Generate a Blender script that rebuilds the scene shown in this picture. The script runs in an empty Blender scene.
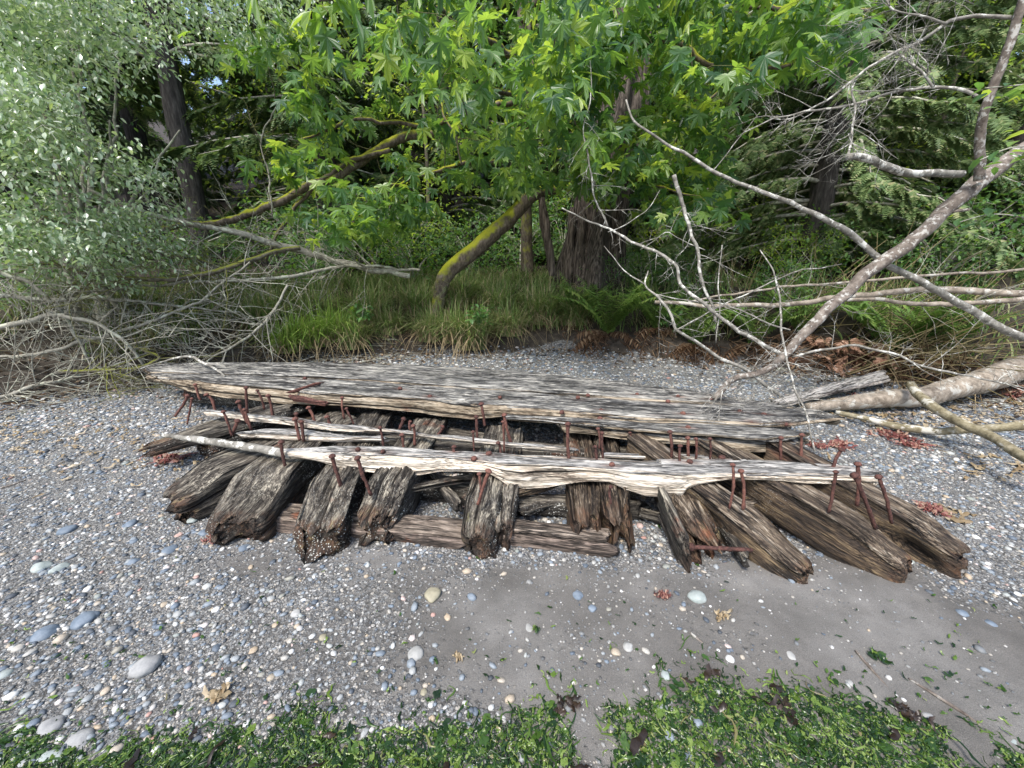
import bpy, math, random
import numpy as np
from mathutils import Vector, Matrix

rng = np.random.default_rng(11)
random.seed(11)
R = math.radians
scene = bpy.context.scene
COL = scene.collection

# ------------------------------------------------------------------ camera
EYE = np.array([0.0, 0.0, 1.5]); PITCH = R(16); F = 385.0
cP, sP = math.cos(PITCH), math.sin(PITCH)

def ray(px, py):
    dx = (px - 512) / F; dn = (py - 384) / F
    return np.array([dx, cP - dn * sP, -sP - dn * cP])
def at_z(px, py, z):
    d = ray(px, py); return EYE + d * ((z - EYE[2]) / d[2])
def at_y(px, py, Y):
    d = ray(px, py); return EYE + d * (Y / d[1])
def at_ground(px, py, lift=0.0):
    d = ray(px, py); lo, hi = 0.3, 60.0
    ts = np.linspace(lo, hi, 4000)
    P = EYE[None] + d[None] * ts[:, None]
    below = P[:, 2] < ground(P[:, 0], P[:, 1]) + lift
    i = int(np.argmax(below)) if below.any() else len(ts) - 1
    return P[i]

cam_d = bpy.data.cameras.new("camera"); cam = bpy.data.objects.new("camera", cam_d); COL.objects.link(cam)
cam.location = EYE; cam.rotation_euler = (R(90) - PITCH, 0, 0)
cam_d.sensor_width = 36; cam_d.lens = 36 * F / 1024; cam_d.clip_start = 0.02; cam_d.clip_end = 500
scene.camera = cam

# ------------------------------------------------------------------ numeric noise
def _hash(ix, iy, iz):
    h = (ix * 374761393 + iy * 668265263 + iz * 2147483647 % 1000003 * 69069 + 1274126177) & 0xFFFFFFFF
    h = ((h ^ (h >> 13)) * 1274126177) & 0xFFFFFFFF
    h = h ^ (h >> 16)
    return (h & 0xFFFFFF) / float(0xFFFFFF) * 2 - 1
def vnoise(x, y, z=0.0):
    x, y, z = np.broadcast_arrays(np.asarray(x, float), np.asarray(y, float), np.asarray(z, float))
    ix, iy, iz = (np.floor(a).astype(np.int64) for a in (x, y, z))
    fx, fy, fz = x - ix, y - iy, z - iz
    fx, fy, fz = (f * f * (3 - 2 * f) for f in (fx, fy, fz))
    r = 0
    for a in (0, 1):
        for b in (0, 1):
            for c in (0, 1):
                w = (fx if a else 1 - fx) * (fy if b else 1 - fy) * (fz if c else 1 - fz)
                r = r + w * _hash(ix + a, iy + b, iz + c)
    return r
def fbm(x, y, z=0.0, o=3):
    s, a = 0, 1.0
    for i in range(o):
        s = s + a * vnoise(np.asarray(x) * 2**i + 17.3 * i, np.asarray(y) * 2**i - 9.1 * i, np.asarray(z) * 2**i + 4.7 * i); a *= .5
    return s
def smooth(a, b, x):
    t = np.clip((np.asarray(x, float) - a) / (b - a), 0, 1); return t * t * (3 - 2 * t)

# ------------------------------------------------------------------ terrain
def foot(x):
    return np.maximum(3.5, 6.3 - 0.062 * np.asarray(x, float)**2) + 0.12 * vnoise(np.asarray(x) * 1.1, 3.3)
def ground(x, y):
    x = np.asarray(x, float); y = np.asarray(y, float)
    z = 0.07 * np.maximum(0, y - 2.3) * smooth(2.3, 3.2, y) + 0.05 * np.minimum(0, y - 1.0)
    z = z - 0.07 * np.maximum(0, y - 7)
    s = y - foot(x)
    z = z + 0.24 * smooth(-0.05, 0.22, s) + 0.62 * smooth(0.1, 1.7, s)
    z = z + 0.10 * np.clip(s - 1.5, 0, 9) + 0.42 * np.clip(s - 10.5, 0, 60)
    z = z + 0.012 * fbm(x * 1.3, y * 1.3, 1.0) + 0.006 * fbm(x * 6, y * 6, 2.0, 2)
    z = z + 0.10 * smooth(0.2, 1.5, s) * fbm(x * 0.8, y * 0.8, 5.0)
    return z
def gravel_density(x, y):
    x = np.asarray(x, float); y = np.asarray(y, float)
    n = 0.30 * fbm(x * 1.1, y * 1.1, 8.0) + 0.16 * fbm(x * 4, y * 4, 9.0)
    left = smooth(-0.05, -1.1, x - (y - 1.2) * -0.45)              # shingle on the left
    back = smooth(1.62, 2.0, y - 0.06 * np.maximum(0, x - 1.6))    # and all the upper beach
    right = smooth(1.9, 2.4, x) * smooth(1.25, 1.6, y)
    low = 0.75 * smooth(1.12, 0.95, y) * smooth(0.35, -0.4, x)
    g = np.maximum(np.maximum(left * 0.85, back * 0.95), np.maximum(right, low)) + n - 0.05
    patch = np.exp(-(((x + 1.45) / 0.35)**2 + ((y - 1.72) / 0.16)**2))  # bare sand by the left timbers
    return np.clip(g - 0.7 * patch, 0.05, 1)

# ------------------------------------------------------------------ mesh helpers
def mesh_np(name, V, faces, attrs=None, smooth_shade=True, mat=None):
    V = np.ascontiguousarray(V, np.float32)
    me = bpy.data.meshes.new(name)
    me.vertices.add(len(V)); me.vertices.foreach_set("co", V.ravel())
    faces = [np.asarray(f, np.int32) for f in faces if len(f)]
    tot = np.concatenate([np.full(len(f), f.shape[1], np.int32) for f in faces])
    loops = np.concatenate([f.ravel() for f in faces])
    me.loops.add(len(loops)); me.loops.foreach_set("vertex_index", loops)
    me.polygons.add(len(tot))
    me.polygons.foreach_set("loop_start", np.concatenate([[0], np.cumsum(tot)[:-1]]).astype(np.int32))
    me.polygons.foreach_set("use_smooth", np.full(len(tot), smooth_shade, bool))
    for k, a in (attrs or {}).items():
        at = me.attributes.new(k, 'FLOAT', 'POINT'); at.data.foreach_set("value", np.ascontiguousarray(a, np.float32))
    me.update(calc_edges=True)
    if mat: me.materials.append(mat)
    return me
def link(name, me, parent=None, loc=None, mw=None):
    o = bpy.data.objects.new(name, me); COL.objects.link(o)
    off = Vector((0, 0, 0))
    if parent is not None:
        o.parent = parent; off = Vector(parent.location)
    if mw is not None: o.matrix_basis = Matrix.Translation(-off) @ mw
    else: o.location = (Vector(loc) if loc is not None else Vector((0, 0, 0))) - off
    return o
def tag(o, label=None, cat=None, group=None, kind=None):
    if label: o["label"] = label
    if cat: o["category"] = cat
    if group: o["group"] = group
    if kind: o["kind"] = kind
    return o
def empty(name, loc, label, cat, group=None):
    o = bpy.data.objects.new(name, None); COL.objects.link(o); o.location = Vector([float(v) for v in loc]); o.empty_display_size = .1
    return tag(o, label, cat, group)
def copy_tree(o, loc, rz=0.0, s=1.0, label=None):
    c = o.copy(); COL.objects.link(c); c.location = Vector([float(v) for v in loc]); c.rotation_euler = (0, 0, rz); c.scale = (s, s, s)
    if label: c["label"] = label
    for ch in o.children:
        d = ch.copy(); COL.objects.link(d); d.parent = c
        for g in ch.children:
            e = g.copy(); COL.objects.link(e); e.parent = d
    return c

class MB:
    def __init__(s): s.V = []; s.F = {}; s.n = 0; s.A = []
    def add(s, V, F, a=None):
        V = np.asarray(V, float).reshape(-1, 3)
        for f in F:
            f = np.asarray(f, np.int64)
            if len(f): s.F.setdefault(f.shape[1], []).append(f + s.n)
        s.V.append(V); s.n += len(V); s.A.append(np.zeros(len(V)) if a is None else np.broadcast_to(np.asarray(a, float), (len(V),)))
    def mesh(s, name, mat, shade=True, off=None, attr=None):
        V = np.concatenate(s.V)
        if off is not None: V = V - np.asarray(off, float)[None]
        return mesh_np(name, V, [np.concatenate(f) for f in s.F.values()], {attr: np.concatenate(s.A)} if attr else None, shade, mat)
    def build(s, name, mat, parent=None, shade=True, at=None, attr=None):
        o0 = np.array(parent.location) if parent is not None else (np.asarray(at, float) if at is not None else np.zeros(3))
        return link(name, s.mesh(name, mat, shade, o0, attr), parent, o0)

def resample(pts, n=None, step=None):
    pts = np.asarray(pts, float)
    d = np.concatenate([[0], np.cumsum(np.linalg.norm(np.diff(pts, axis=0), axis=1))])
    if n is None: n = max(2, int(d[-1] / step) + 1)
    u = np.linspace(0, d[-1], n)
    # smooth (Catmull-Rom like) by cubic hermite on chord length
    m = np.gradient(pts, np.maximum(d, 1e-9) + np.arange(len(d)) * 1e-9, axis=0) if len(pts) > 2 else np.repeat((pts[1:] - pts[:1]) / max(d[-1], 1e-9), 2, 0)
    i = np.clip(np.searchsorted(d, u, side='right') - 1, 0, len(d) - 2)
    h = np.maximum(d[i + 1] - d[i], 1e-9); t = ((u - d[i]) / h)[:, None]; h = h[:, None]
    return ((2*t**3 - 3*t**2 + 1) * pts[i] + (t**3 - 2*t**2 + t) * h * m[i] + (-2*t**3 + 3*t**2) * pts[i + 1] + (t**3 - t**2) * h * m[i + 1])

def tube(mb, pts, rad, k=6, rough=0.0, cap=True, seed=0.0, flute=0.0):
    pts = np.asarray(pts, float); n = len(pts)
    rad = np.interp(np.linspace(0, 1, n), np.linspace(0, 1, len(rad)), rad) if np.ndim(rad) else np.full(n, rad)
    T = np.gradient(pts, axis=0); T /= np.maximum(np.linalg.norm(T, axis=1, keepdims=True), 1e-9)
    a = np.array([0, 0, 1.0]) if abs(T[0, 2]) < .9 else np.array([1.0, 0, 0])
    A = np.empty_like(pts)
    for i in range(n):
        a = a - T[i] * a.dot(T[i]); a /= max(np.linalg.norm(a), 1e-9); A[i] = a
    B = np.cross(T, A)
    th = np.linspace(0, 2 * np.pi, k, endpoint=False)
    rr = rad[:, None] * np.ones((1, k))
    if rough:
        s = np.cumsum(np.concatenate([[0], np.linalg.norm(np.diff(pts, axis=0), axis=1)]))
        rm = max(rad.mean(), 1e-4)
        rr = rr * (1 + rough * fbm(s[:, None] / (rm * 3) + seed, np.cos(th)[None] * 1.3 + seed, np.sin(th)[None] * 1.3, 2))
    if flute: rr = rr * (1 + flute * np.cos(th * 5 + seed)[None] + .5 * flute * np.cos(th * 9 + 2)[None])
    V = pts[:, None] + rr[:, :, None] * (A[:, None] * np.cos(th)[None, :, None] + B[:, None] * np.sin(th)[None, :, None])
    V = V.reshape(-1, 3)
    i = np.arange(n - 1)[:, None] * k; j = np.arange(k)[None]; j2 = (j + 1) % k
    Q = np.stack([i + j, i + j2, i + k + j2, i + k + j], -1).reshape(-1, 4)
    tri = []
    if cap:
        V = np.concatenate([V, pts[:1], pts[-1:]]); c0 = n * k
        tri = np.array([[c0, (q + 1) % k, q] for q in range(k)] + [[c0 + 1, (n - 1) * k + q, (n - 1) * k + (q + 1) % k] for q in range(k)])
    mb.add(V, [Q, tri])

def batch(mb, T, TF, P, az, pitch, roll, sc):
    """copies of a template (verts T, tris TF; +Y forward, +Z up) at points P"""
    n = len(P)
    if n == 0: return
    ca, sa, cp, sp, cr, sr = np.cos(az), np.sin(az), np.cos(pitch), np.sin(pitch), np.cos(roll), np.sin(roll)
    z = np.zeros(n); o = np.ones(n)
    Rz = np.stack([ca, -sa, z, sa, ca, z, z, z, o], -1).reshape(n, 3, 3)
    Rx = np.stack([o, z, z, z, cp, -sp, z, sp, cp], -1).reshape(n, 3, 3)
    Ry = np.stack([cr, z, sr, z, o, z, -sr, z, cr], -1).reshape(n, 3, 3)
    M = (Rz @ Rx @ Ry) * np.asarray(sc).reshape(-1, 1, 1)
    V = np.einsum('nij,kj->nki', M, T) + np.asarray(P)[:, None]
    k = len(T)
    for tf in TF:
        tf = np.asarray(tf)
        idx = (np.arange(n)[:, None, None] * k + tf[None]).reshape(-1, tf.shape[1])
        mb.F.setdefault(tf.shape[1], []).append(idx + mb.n)
    mb.V.append(V.reshape(-1, 3)); mb.A.append(np.zeros(n * k)); mb.n += n * k

# ------------------------------------------------------------------ materials
class NT:
    def __init__(s, name):
        s.m = bpy.data.materials.new(name); s.m.use_nodes = True; s.t = s.m.node_tree; s.t.nodes.clear()
        s.out = s.t.nodes.new('ShaderNodeOutputMaterial')
    def n(s, kind, ins=None, **kw):
        d = s.t.nodes.new('ShaderNode' + kind)
        for k, v in kw.items(): setattr(d, k, v)
        for k, v in (ins or {}).items():
            if isinstance(v, bpy.types.NodeSocket): s.t.links.new(v, d.inputs[k])
            else: d.inputs[k].default_value = v
        return d
    def ramp(s, fac, stops, interp='LINEAR'):
        d = s.n('ValToRGB', {'Fac': fac}); e = d.color_ramp; e.interpolation = interp
        while len(e.elements) < len(stops): e.elements.new(0.5)
        for el, (p, c) in zip(e.elements, stops):
            el.position = p; el.color = (*c, 1) if len(c) == 3 else c
        return d.outputs['Color']
    def math(s, op, a, b=0.0, clamp=False):
        return s.n('Math', {0: a, 1: b}, operation=op, use_clamp=clamp).outputs[0]
    def mix(s, f, a, b, blend='MIX'):
        d = s.n('Mix', data_type='RGBA', blend_type=blend)
        for i, v in ((0, f), (6, a), (7, b)):
            if isinstance(v, bpy.types.NodeSocket): s.t.links.new(v, d.inputs[i])
            else: d.inputs[i].default_value = (*v, 1) if i and len(v) == 3 else v
        return d.outputs[2]
    def mapr(s, v, a, b, c=0.0, d=1.0):
        return s.n('MapRange', {0: v, 1: a, 2: b, 3: c, 4: d}, interpolation_type='SMOOTHSTEP').outputs[0]
    def coords(s, scale=(1, 1, 1), rand=True):
        tc = s.n('TexCoord'); v = tc.outputs['Object']
        if rand:
            oi = s.n('ObjectInfo'); off = s.math('MULTIPLY', oi.outputs['Random'], 37.0)
            v = s.n('VectorMath', {0: v, 1: off}, operation='ADD').outputs[0]
        return s.n('VectorMath', {0: v, 1: scale}, operation='MULTIPLY').outputs[0]
    def noise(s, vec, scale, detail=4.0, rough=.55, out='Fac'):
        return s.n('TexNoise', {'Vector': vec, 'Scale': scale, 'Detail': detail, 'Roughness': rough}).outputs[out]
    def finish(s, base, rough=.7, bump=None, strength=.5, dist=.01, spec=.5, trans=None, tfac=.4):
        b = s.n('BsdfPrincipled', {'Base Color': base if isinstance(base, bpy.types.NodeSocket) else (*base, 1), 'Roughness': rough, 'Specular IOR Level': spec})
        if bump is not None:
            bp = s.n('Bump', {'Height': bump, 'Strength': strength, 'Distance': dist}); s.t.links.new(bp.outputs[0], b.inputs['Normal'])
        sh = b.outputs[0]
        if trans is not None:
            tr = s.n('BsdfTranslucent', {'Color': trans if isinstance(trans, bpy.types.NodeSocket) else (*trans, 1)})
            mx = s.n('MixShader', {0: tfac, 1: sh, 2: tr.outputs[0]}); sh = mx.outputs[0]
        s.t.links.new(sh, s.out.inputs['Surface']); return s.m

def leaf_mat(name, stops, tstops, rough=.42, spec=.5, tfac=.4):
    t = NT(name); r = t.n('NewGeometry').outputs['Random Per Island']
    return t.finish(t.ramp(r, stops), rough, spec=spec, trans=t.ramp(r, tstops), tfac=tfac)

def wood_mat(name, top, side, crack=.6, rust=.0, moss=.0, barn=.0, pale=.0, rough=.85, wet=0.0):
    t = NT(name)
    v1 = t.coords((3.4, 27, 27)); v2 = t.coords((1, 1, 1)); v3 = t.coords((16, 140, 140)); v4 = t.coords((1.3, 17, 17)); v5 = t.coords((2.6, 48, 48))
    g = t.noise(v1, 1.0, 6, .62); fine = t.noise(v3, 1.0, 3, .6); blot = t.noise(t.coords((1.6, 9, 9)), 1.0, 5, .62); cr = t.noise(v4, 1.0, 4, .55)
    gg = t.math('ADD', t.math('MULTIPLY', g, .46), t.math('ADD', t.math('MULTIPLY', fine, .38), t.math('MULTIPLY', blot, .24)))
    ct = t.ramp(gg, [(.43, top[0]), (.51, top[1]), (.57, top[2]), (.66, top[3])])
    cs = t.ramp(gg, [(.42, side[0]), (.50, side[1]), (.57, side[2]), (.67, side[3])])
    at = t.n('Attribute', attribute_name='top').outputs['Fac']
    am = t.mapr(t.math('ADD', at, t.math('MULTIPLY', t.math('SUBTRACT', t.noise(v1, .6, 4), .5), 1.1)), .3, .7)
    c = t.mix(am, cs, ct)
    big = t.noise(v2, 1.7, 4, .6)
    tp = t.n('Attribute', attribute_name='tip').outputs['Fac']
    tn = t.noise(v2, 7.0, 5, .65)
    c = t.mix(t.math('MULTIPLY', t.mapr(t.math('MULTIPLY', tp, tn), .30, .52), .7), c, t.ramp(t.noise(v1, .8, 5, .7), [(.36, (.014, .010, .008)), (.48, (.06, .036, .024)), (.58, (.13, .065, .035)), (.68, (.27, .22, .11))]))
    if rust:
        rm = t.mapr(t.noise(v2, 2.6, 5, .62), .66 - rust * .16, .76 - rust * .12)
        c = t.mix(t.math('MULTIPLY', rm, .85), c, t.ramp(fine, [(.3, (.05, .018, .01)), (.7, (.24, .075, .03))]))
    if moss:
        mm = t.mapr(t.noise(v2, 3.3, 6, .7), .68 - moss * .2, .78 - moss * .18)
        c = t.mix(t.math('MULTIPLY', mm, .8), c, t.ramp(fine, [(.3, (.05, .06, .015)), (.7, (.22, .2, .06))]))
    if barn:
        vo = t.n('TexVoronoi', {'Vector': v2, 'Scale': 95.0}); 
        dot = t.math('LESS_THAN', vo.outputs['Distance'], .36)
        pick = t.math('GREATER_THAN', t.n('SeparateColor', {0: vo.outputs['Color']}).outputs[0], .55)
        zone = t.math('MULTIPLY', t.mapr(big, .44, .56), t.math('SUBTRACT', 1.0, t.math('MULTIPLY', at, .75)))
        bm = t.math('MULTIPLY', t.math('MULTIPLY', dot, pick), t.math('MULTIPLY', zone, barn))
        c = t.mix(bm, c, (.55, .55, .5))
    ck = t.mapr(t.math('ABSOLUTE', t.math('SUBTRACT', cr, .5)), .0, .03, 1, 0)
    ckm = t.math('MULTIPLY', t.mapr(t.noise(v2, 2.2, 2), .42, .6), crack)
    ckf = t.math('MULTIPLY', ck, ckm)
    c = t.mix(ckf, c, (.018, .014, .011))
    c = t.mix(t.math('MULTIPLY', t.n('Attribute', attribute_name='stain').outputs['Fac'], t.mapr(fine, .35, .6, .35, 1.0)), c, t.ramp(g, [(.4, (.045, .02, .013)), (.6, (.15, .06, .035))]))
    c = t.mix(t.n('Attribute', attribute_name='split').outputs['Fac'], c, (.014, .011, .009))
    c2 = t.mapr(t.math('ABSOLUTE', t.math('SUBTRACT', t.noise(v5, 1.0, 3, .55), .5)), .0, .035, 1, 0)
    c2 = t.math('MULTIPLY', c2, t.math('MULTIPLY', t.mapr(t.noise(v2, 4.1, 2), .42, .58), crack * .8))
    c = t.mix(c2, c, (.02, .016, .012))
    h = t.math('SUBTRACT', t.math('ADD', t.math('MULTIPLY', g, .8), t.math('MULTIPLY', fine, .45)), t.math('ADD', t.math('MULTIPLY', ckf, .9), t.math('MULTIPLY', c2, .5)))
    return t.finish(c, rough, h, 1.0, .016, spec=.3)

def bark_mat(name, stops, scale=(6, 6, 6), nscale=3.0, lichen=None, moss=None, rough=.9, bump=.8, dist=.01):
    t = NT(name); v = t.coords(scale); v1 = t.coords()
    g = t.noise(v, nscale, 7, .65); c = t.ramp(g, stops)
    if lichen:
        c = t.mix(t.mapr(t.noise(v1, lichen[1], 5, .65), .53, .6), c, lichen[0])
    if moss:
        nz = t.n('SeparateXYZ', {0: t.n('NewGeometry').outputs['Normal']}).outputs[2]
        mm = t.mapr(t.math('ADD', t.math('MULTIPLY', nz, .35), t.noise(v1, moss[1], 5, .65)), .5, .75)
        c = t.mix(mm, c, moss[0])
    return t.finish(c, rough, g, bump, dist, spec=.25)

M = {}
M['deck'] = wood_mat('weathered_deck_wood', [(.02, .02, .02), (.085, .083, .08), (.25, .24, .215), (.52, .49, .43)],
                     [(.05, .036, .024), (.20, .155, .105), (.37, .305, .22), (.56, .49, .385)], crack=.9, rust=.10)
M['pale'] = wood_mat('bleached_plank_wood', [(.05, .049, .047), (.19, .184, .174), (.40, .385, .355), (.62, .59, .53)],
                     [(.13, .095, .07), (.46, .39, .305), (.68, .60, .495), (.80, .745, .65)], crack=.75)
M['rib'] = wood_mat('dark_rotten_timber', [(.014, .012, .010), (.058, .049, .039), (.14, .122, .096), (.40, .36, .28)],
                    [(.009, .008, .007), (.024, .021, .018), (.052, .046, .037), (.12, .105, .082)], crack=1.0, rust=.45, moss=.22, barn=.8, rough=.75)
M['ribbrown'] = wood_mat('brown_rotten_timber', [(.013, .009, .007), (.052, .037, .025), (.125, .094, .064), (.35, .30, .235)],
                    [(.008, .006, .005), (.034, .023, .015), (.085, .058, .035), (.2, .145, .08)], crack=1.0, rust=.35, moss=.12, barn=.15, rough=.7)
M['sleeper'] = wood_mat('torn_sleeper_wood', [(.025, .02, .016), (.11, .085, .066), (.23, .185, .145), (.4, .33, .27)],
                    [(.02, .016, .013), (.07, .054, .044), (.17, .13, .105), (.36, .29, .24)], crack=.9, rust=.2)
M['drift'] = wood_mat('driftwood_grey', [(.10, .09, .08), (.32, .30, .265), (.50, .46, .41), (.64, .6, .54)],
                    [(.08, .07, .06), (.26, .23, .2), (.44, .4, .34), (.55, .51, .45)], crack=.9)
t = NT('rusty_iron'); v = t.coords(); g = t.math('ADD', t.noise(v, 60, 6, .7), t.math('MULTIPLY', t.math('SUBTRACT', t.n('ObjectInfo').outputs['Random'], .5), .22))
M['rust'] = t.finish(t.ramp(g, [(.3, (.035, .017, .014)), (.5, (.10, .045, .036)), (.66, (.17, .075, .055)), (.8, (.25, .14, .1))]), .85, g, .8, .004, spec=.3)
M['greybranch'] = bark_mat('pale_grey_bark', [(.3, (.08, .072, .06)), (.5, (.2, .188, .162)), (.7, (.34, .32, .285))], lichen=((.52, .51, .46), 14.0))
M['brownbranch'] = bark_mat('brown_lichen_bark', [(.3, (.055, .043, .035)), (.5, (.145, .12, .1)), (.7, (.26, .225, .19))], lichen=((.38, .365, .33), 22.0))
M['twig'] = bark_mat('dead_twig_bark', [(.3, (.15, .14, .115)), (.55, (.30, .285, .235)), (.75, (.45, .43, .375))], lichen=((.42, .43, .34), 9.0))
M['mosstwig'] = bark_mat('mossy_twig_bark', [(.3, (.05, .045, .035)), (.55, (.13, .115, .085)), (.75, (.24, .22, .17))], moss=((.16, .17, .03), 5.0))
M['mosslog'] = bark_mat('mossy_log_bark', [(.3, (.045, .035, .028)), (.5, (.12, .095, .075)), (.7, (.23, .19, .155))], scale=(8, 8, 3), moss=((.26, .27, .02), 4.0))
M['trunk'] = bark_mat('conifer_bark', [(.3, (.018, .016, .014)), (.5, (.055, .048, .043)), (.72, (.12, .108, .097))], scale=(9, 9, 1.6), nscale=2.2, bump=1.0, dist=.03)
M['stump'] = bark_mat('old_cedar_bark', [(.36, (.014, .011, .009)), (.5, (.075, .06, .05)), (.66, (.2, .165, .14))], scale=(16, 16, 1.2), nscale=2.0, bump=1.0, dist=.04)
M['logbark'] = bark_mat('pale_log_bark', [(.3, (.09, .072, .055)), (.5, (.25, .21, .165)), (.7, (.4, .345, .28))], scale=(3, 3, 3), nscale=5.0, lichen=((.42, .4, .35), 9.0))
M['olivebranch'] = bark_mat('olive_branch_bark', [(.3, (.09, .075, .045)), (.5, (.22, .19, .12)), (.7, (.37, .33, .24))], lichen=((.5, .48, .42), 8.0))
M['straw'] = leaf_mat('dry_straw', [(0, (.16, .12, .07)), (.5, (.27, .21, .12)), (1, (.38, .31, .19))], [(0, (.2, .15, .08)), (1, (.3, .24, .14))], .7, .2, .15)
M['stalk'] = leaf_mat('dry_olive_stalk', [(0, (.10, .085, .04)), (.5, (.2, .165, .075)), (1, (.32, .27, .15))], [(0, (.1, .08, .04)), (1, (.2, .16, .08))], .7, .2, .1)
M['deadfrond'] = leaf_mat('dead_brown_frond', [(0, (.05, .027, .016)), (.5, (.13, .075, .042)), (1, (.26, .18, .11))], [(0, (.14, .06, .03)), (1, (.26, .15, .08))], .75, .2, .2)
M['deadcedar'] = leaf_mat('dead_orange_needles', [(0, (.13, .07, .045)), (.5, (.25, .14, .09)), (1, (.4, .26, .19))], [(0, (.2, .08, .04)), (1, (.4, .2, .1))], .75, .2, .2)
M['maple'] = leaf_mat('maple_leaf', [(0, (.035, .085, .038)), (.3, (.065, .14, .05)), (.6, (.115, .205, .06)), (.85, (.18, .28, .07)), (1, (.27, .35, .07))],
                      [(0, (.15, .33, .05)), (.6, (.34, .56, .06)), (1, (.64, .80, .08))], .38, .6, .45)
M['silver'] = leaf_mat('sky_glare_leaf', [(0, (.11, .18, .08)), (.25, (.22, .30, .17)), (.5, (.32, .41, .25)), (.75, (.46, .53, .38)), (.93, (.62, .66, .56)), (1, (.26, .37, .07))],  # whitish stops paint the sky's glare on glossy leaves into their colour
                       [(0, (.24, .40, .12)), (.7, (.38, .52, .20)), (1, (.5, .64, .16))], .25, 1.0, .36)
M['shrub'] = leaf_mat('green_shrub_leaf', [(0, (.055, .13, .045)), (.5, (.09, .19, .065)), (1, (.14, .25, .07))],
                      [(0, (.12, .28, .04)), (.7, (.22, .42, .05)), (1, (.42, .56, .06))], .45, .5, .4)
M['bright'] = leaf_mat('backlit_yellow_leaf', [(0, (.1, .2, .03)), (1, (.2, .3, .04))], [(0, (.3, .5, .05)), (1, (.6, .7, .08))], .4, .5, .5)  # lighter yellow leaf, sunlit back glow painted into its colour
M['needle'] = leaf_mat('conifer_needles', [(0, (.035, .07, .025)), (.5, (.07, .115, .04)), (.9, (.12, .165, .06)), (1, (.15, .15, .07))],
                       [(0, (.08, .16, .03)), (1, (.22, .32, .08))], .55, .3, .25)
M['hemlock'] = leaf_mat('hemlock_needles', [(0, (.06, .105, .038)), (.5, (.125, .19, .07)), (.85, (.22, .29, .12)), (1, (.30, .28, .15))],
                        [(0, (.14, .22, .06)), (1, (.36, .44, .15))], .5, .4, .28)
M['grass'] = leaf_mat('sedge_blades', [(0, (.10, .17, .05)), (.4, (.17, .25, .075)), (.62, (.25, .33, .11)), (.74, (.34, .30, .17)), (1, (.5, .42, .26))],
                      [(0, (.14, .26, .05)), (.6, (.3, .4, .09)), (1, (.4, .34, .18))], .5, .4, .3)
M['brightgrass'] = leaf_mat('bright_sedge_blades', [(0, (.16, .28, .05)), (.6, (.26, .40, .08)), (.85, (.33, .45, .10)), (1, (.46, .38, .22))],
                      [(0, (.16, .32, .04)), (.8, (.34, .48, .08)), (1, (.34, .28, .14))], .5, .4, .35)
M['fern'] = leaf_mat('fern_frond', [(0, (.08, .15, .035)), (.6, (.14, .24, .055)), (1, (.24, .30, .08))], [(0, (.1, .22, .03)), (1, (.26, .4, .06))], .5, .35, .35)
M['seaweed'] = leaf_mat('green_sea_lettuce', [(0, (.008, .02, .007)), (.40, (.02, .05, .011)), (.68, (.05, .105, .018)), (.85, (.13, .2, .036)), (.97, (.22, .3, .08)), (1, (.2, .16, .08))],
                        [(0, (.05, .15, .015)), (1, (.14, .28, .035))], .28, .5, .25)
M['darkweed'] = leaf_mat('brown_kelp', [(0, (.014, .010, .007)), (1, (.045, .028, .018))], [(0, (.03, .015, .01)), (1, (.06, .035, .02))], .35, .5, .1)
M['redweed'] = leaf_mat('red_weed', [(0, (.10, .03, .028)), (.45, (.2, .07, .06)), (.75, (.34, .2, .15)), (1, (.42, .32, .24))], [(0, (.2, .05, .04)), (1, (.35, .14, .1))], .45, .4, .15)
M['tanweed'] = leaf_mat('bleached_weed', [(0, (.2, .14, .075)), (.6, (.34, .265, .16)), (1, (.46, .39, .28))], [(0, (.3, .2, .1)), (1, (.4, .3, .15))], .5, .4, .15)
M['litter'] = leaf_mat('dead_leaf_litter', [(0, (.035, .022, .014)), (.5, (.085, .055, .034)), (.85, (.16, .11, .07)), (1, (.26, .2, .13))], [(0, (.05, .03, .02)), (1, (.1, .07, .04))], .8, .2, .08)

PEB = [(0, (.05, .055, .062)), (.16, (.09, .11, .135)), (.32, (.135, .165, .2)), (.46, (.2, .225, .245)), (.6, (.27, .28, .275)), (.70, (.35, .335, .3)), (.78, (.36, .285, .2)), (.83, (.2, .225, .21)), (.88, (.44, .44, .42)), (.96, (.56, .55, .525)), (1, (.32, .18, .145))]
t = NT('beach_pebbles'); r = t.n('NewGeometry').outputs['Random Per Island']; nn = t.noise(t.coords(rand=False), 220, 3, .6)
c = t.mix(.5, t.ramp(r, PEB), t.ramp(nn, [(.3, (.35, .35, .35)), (.7, (.75, .75, .75))]), 'OVERLAY')
M['pebble'] = t.finish(c, .6, nn, .25, .002, spec=.45)

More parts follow.
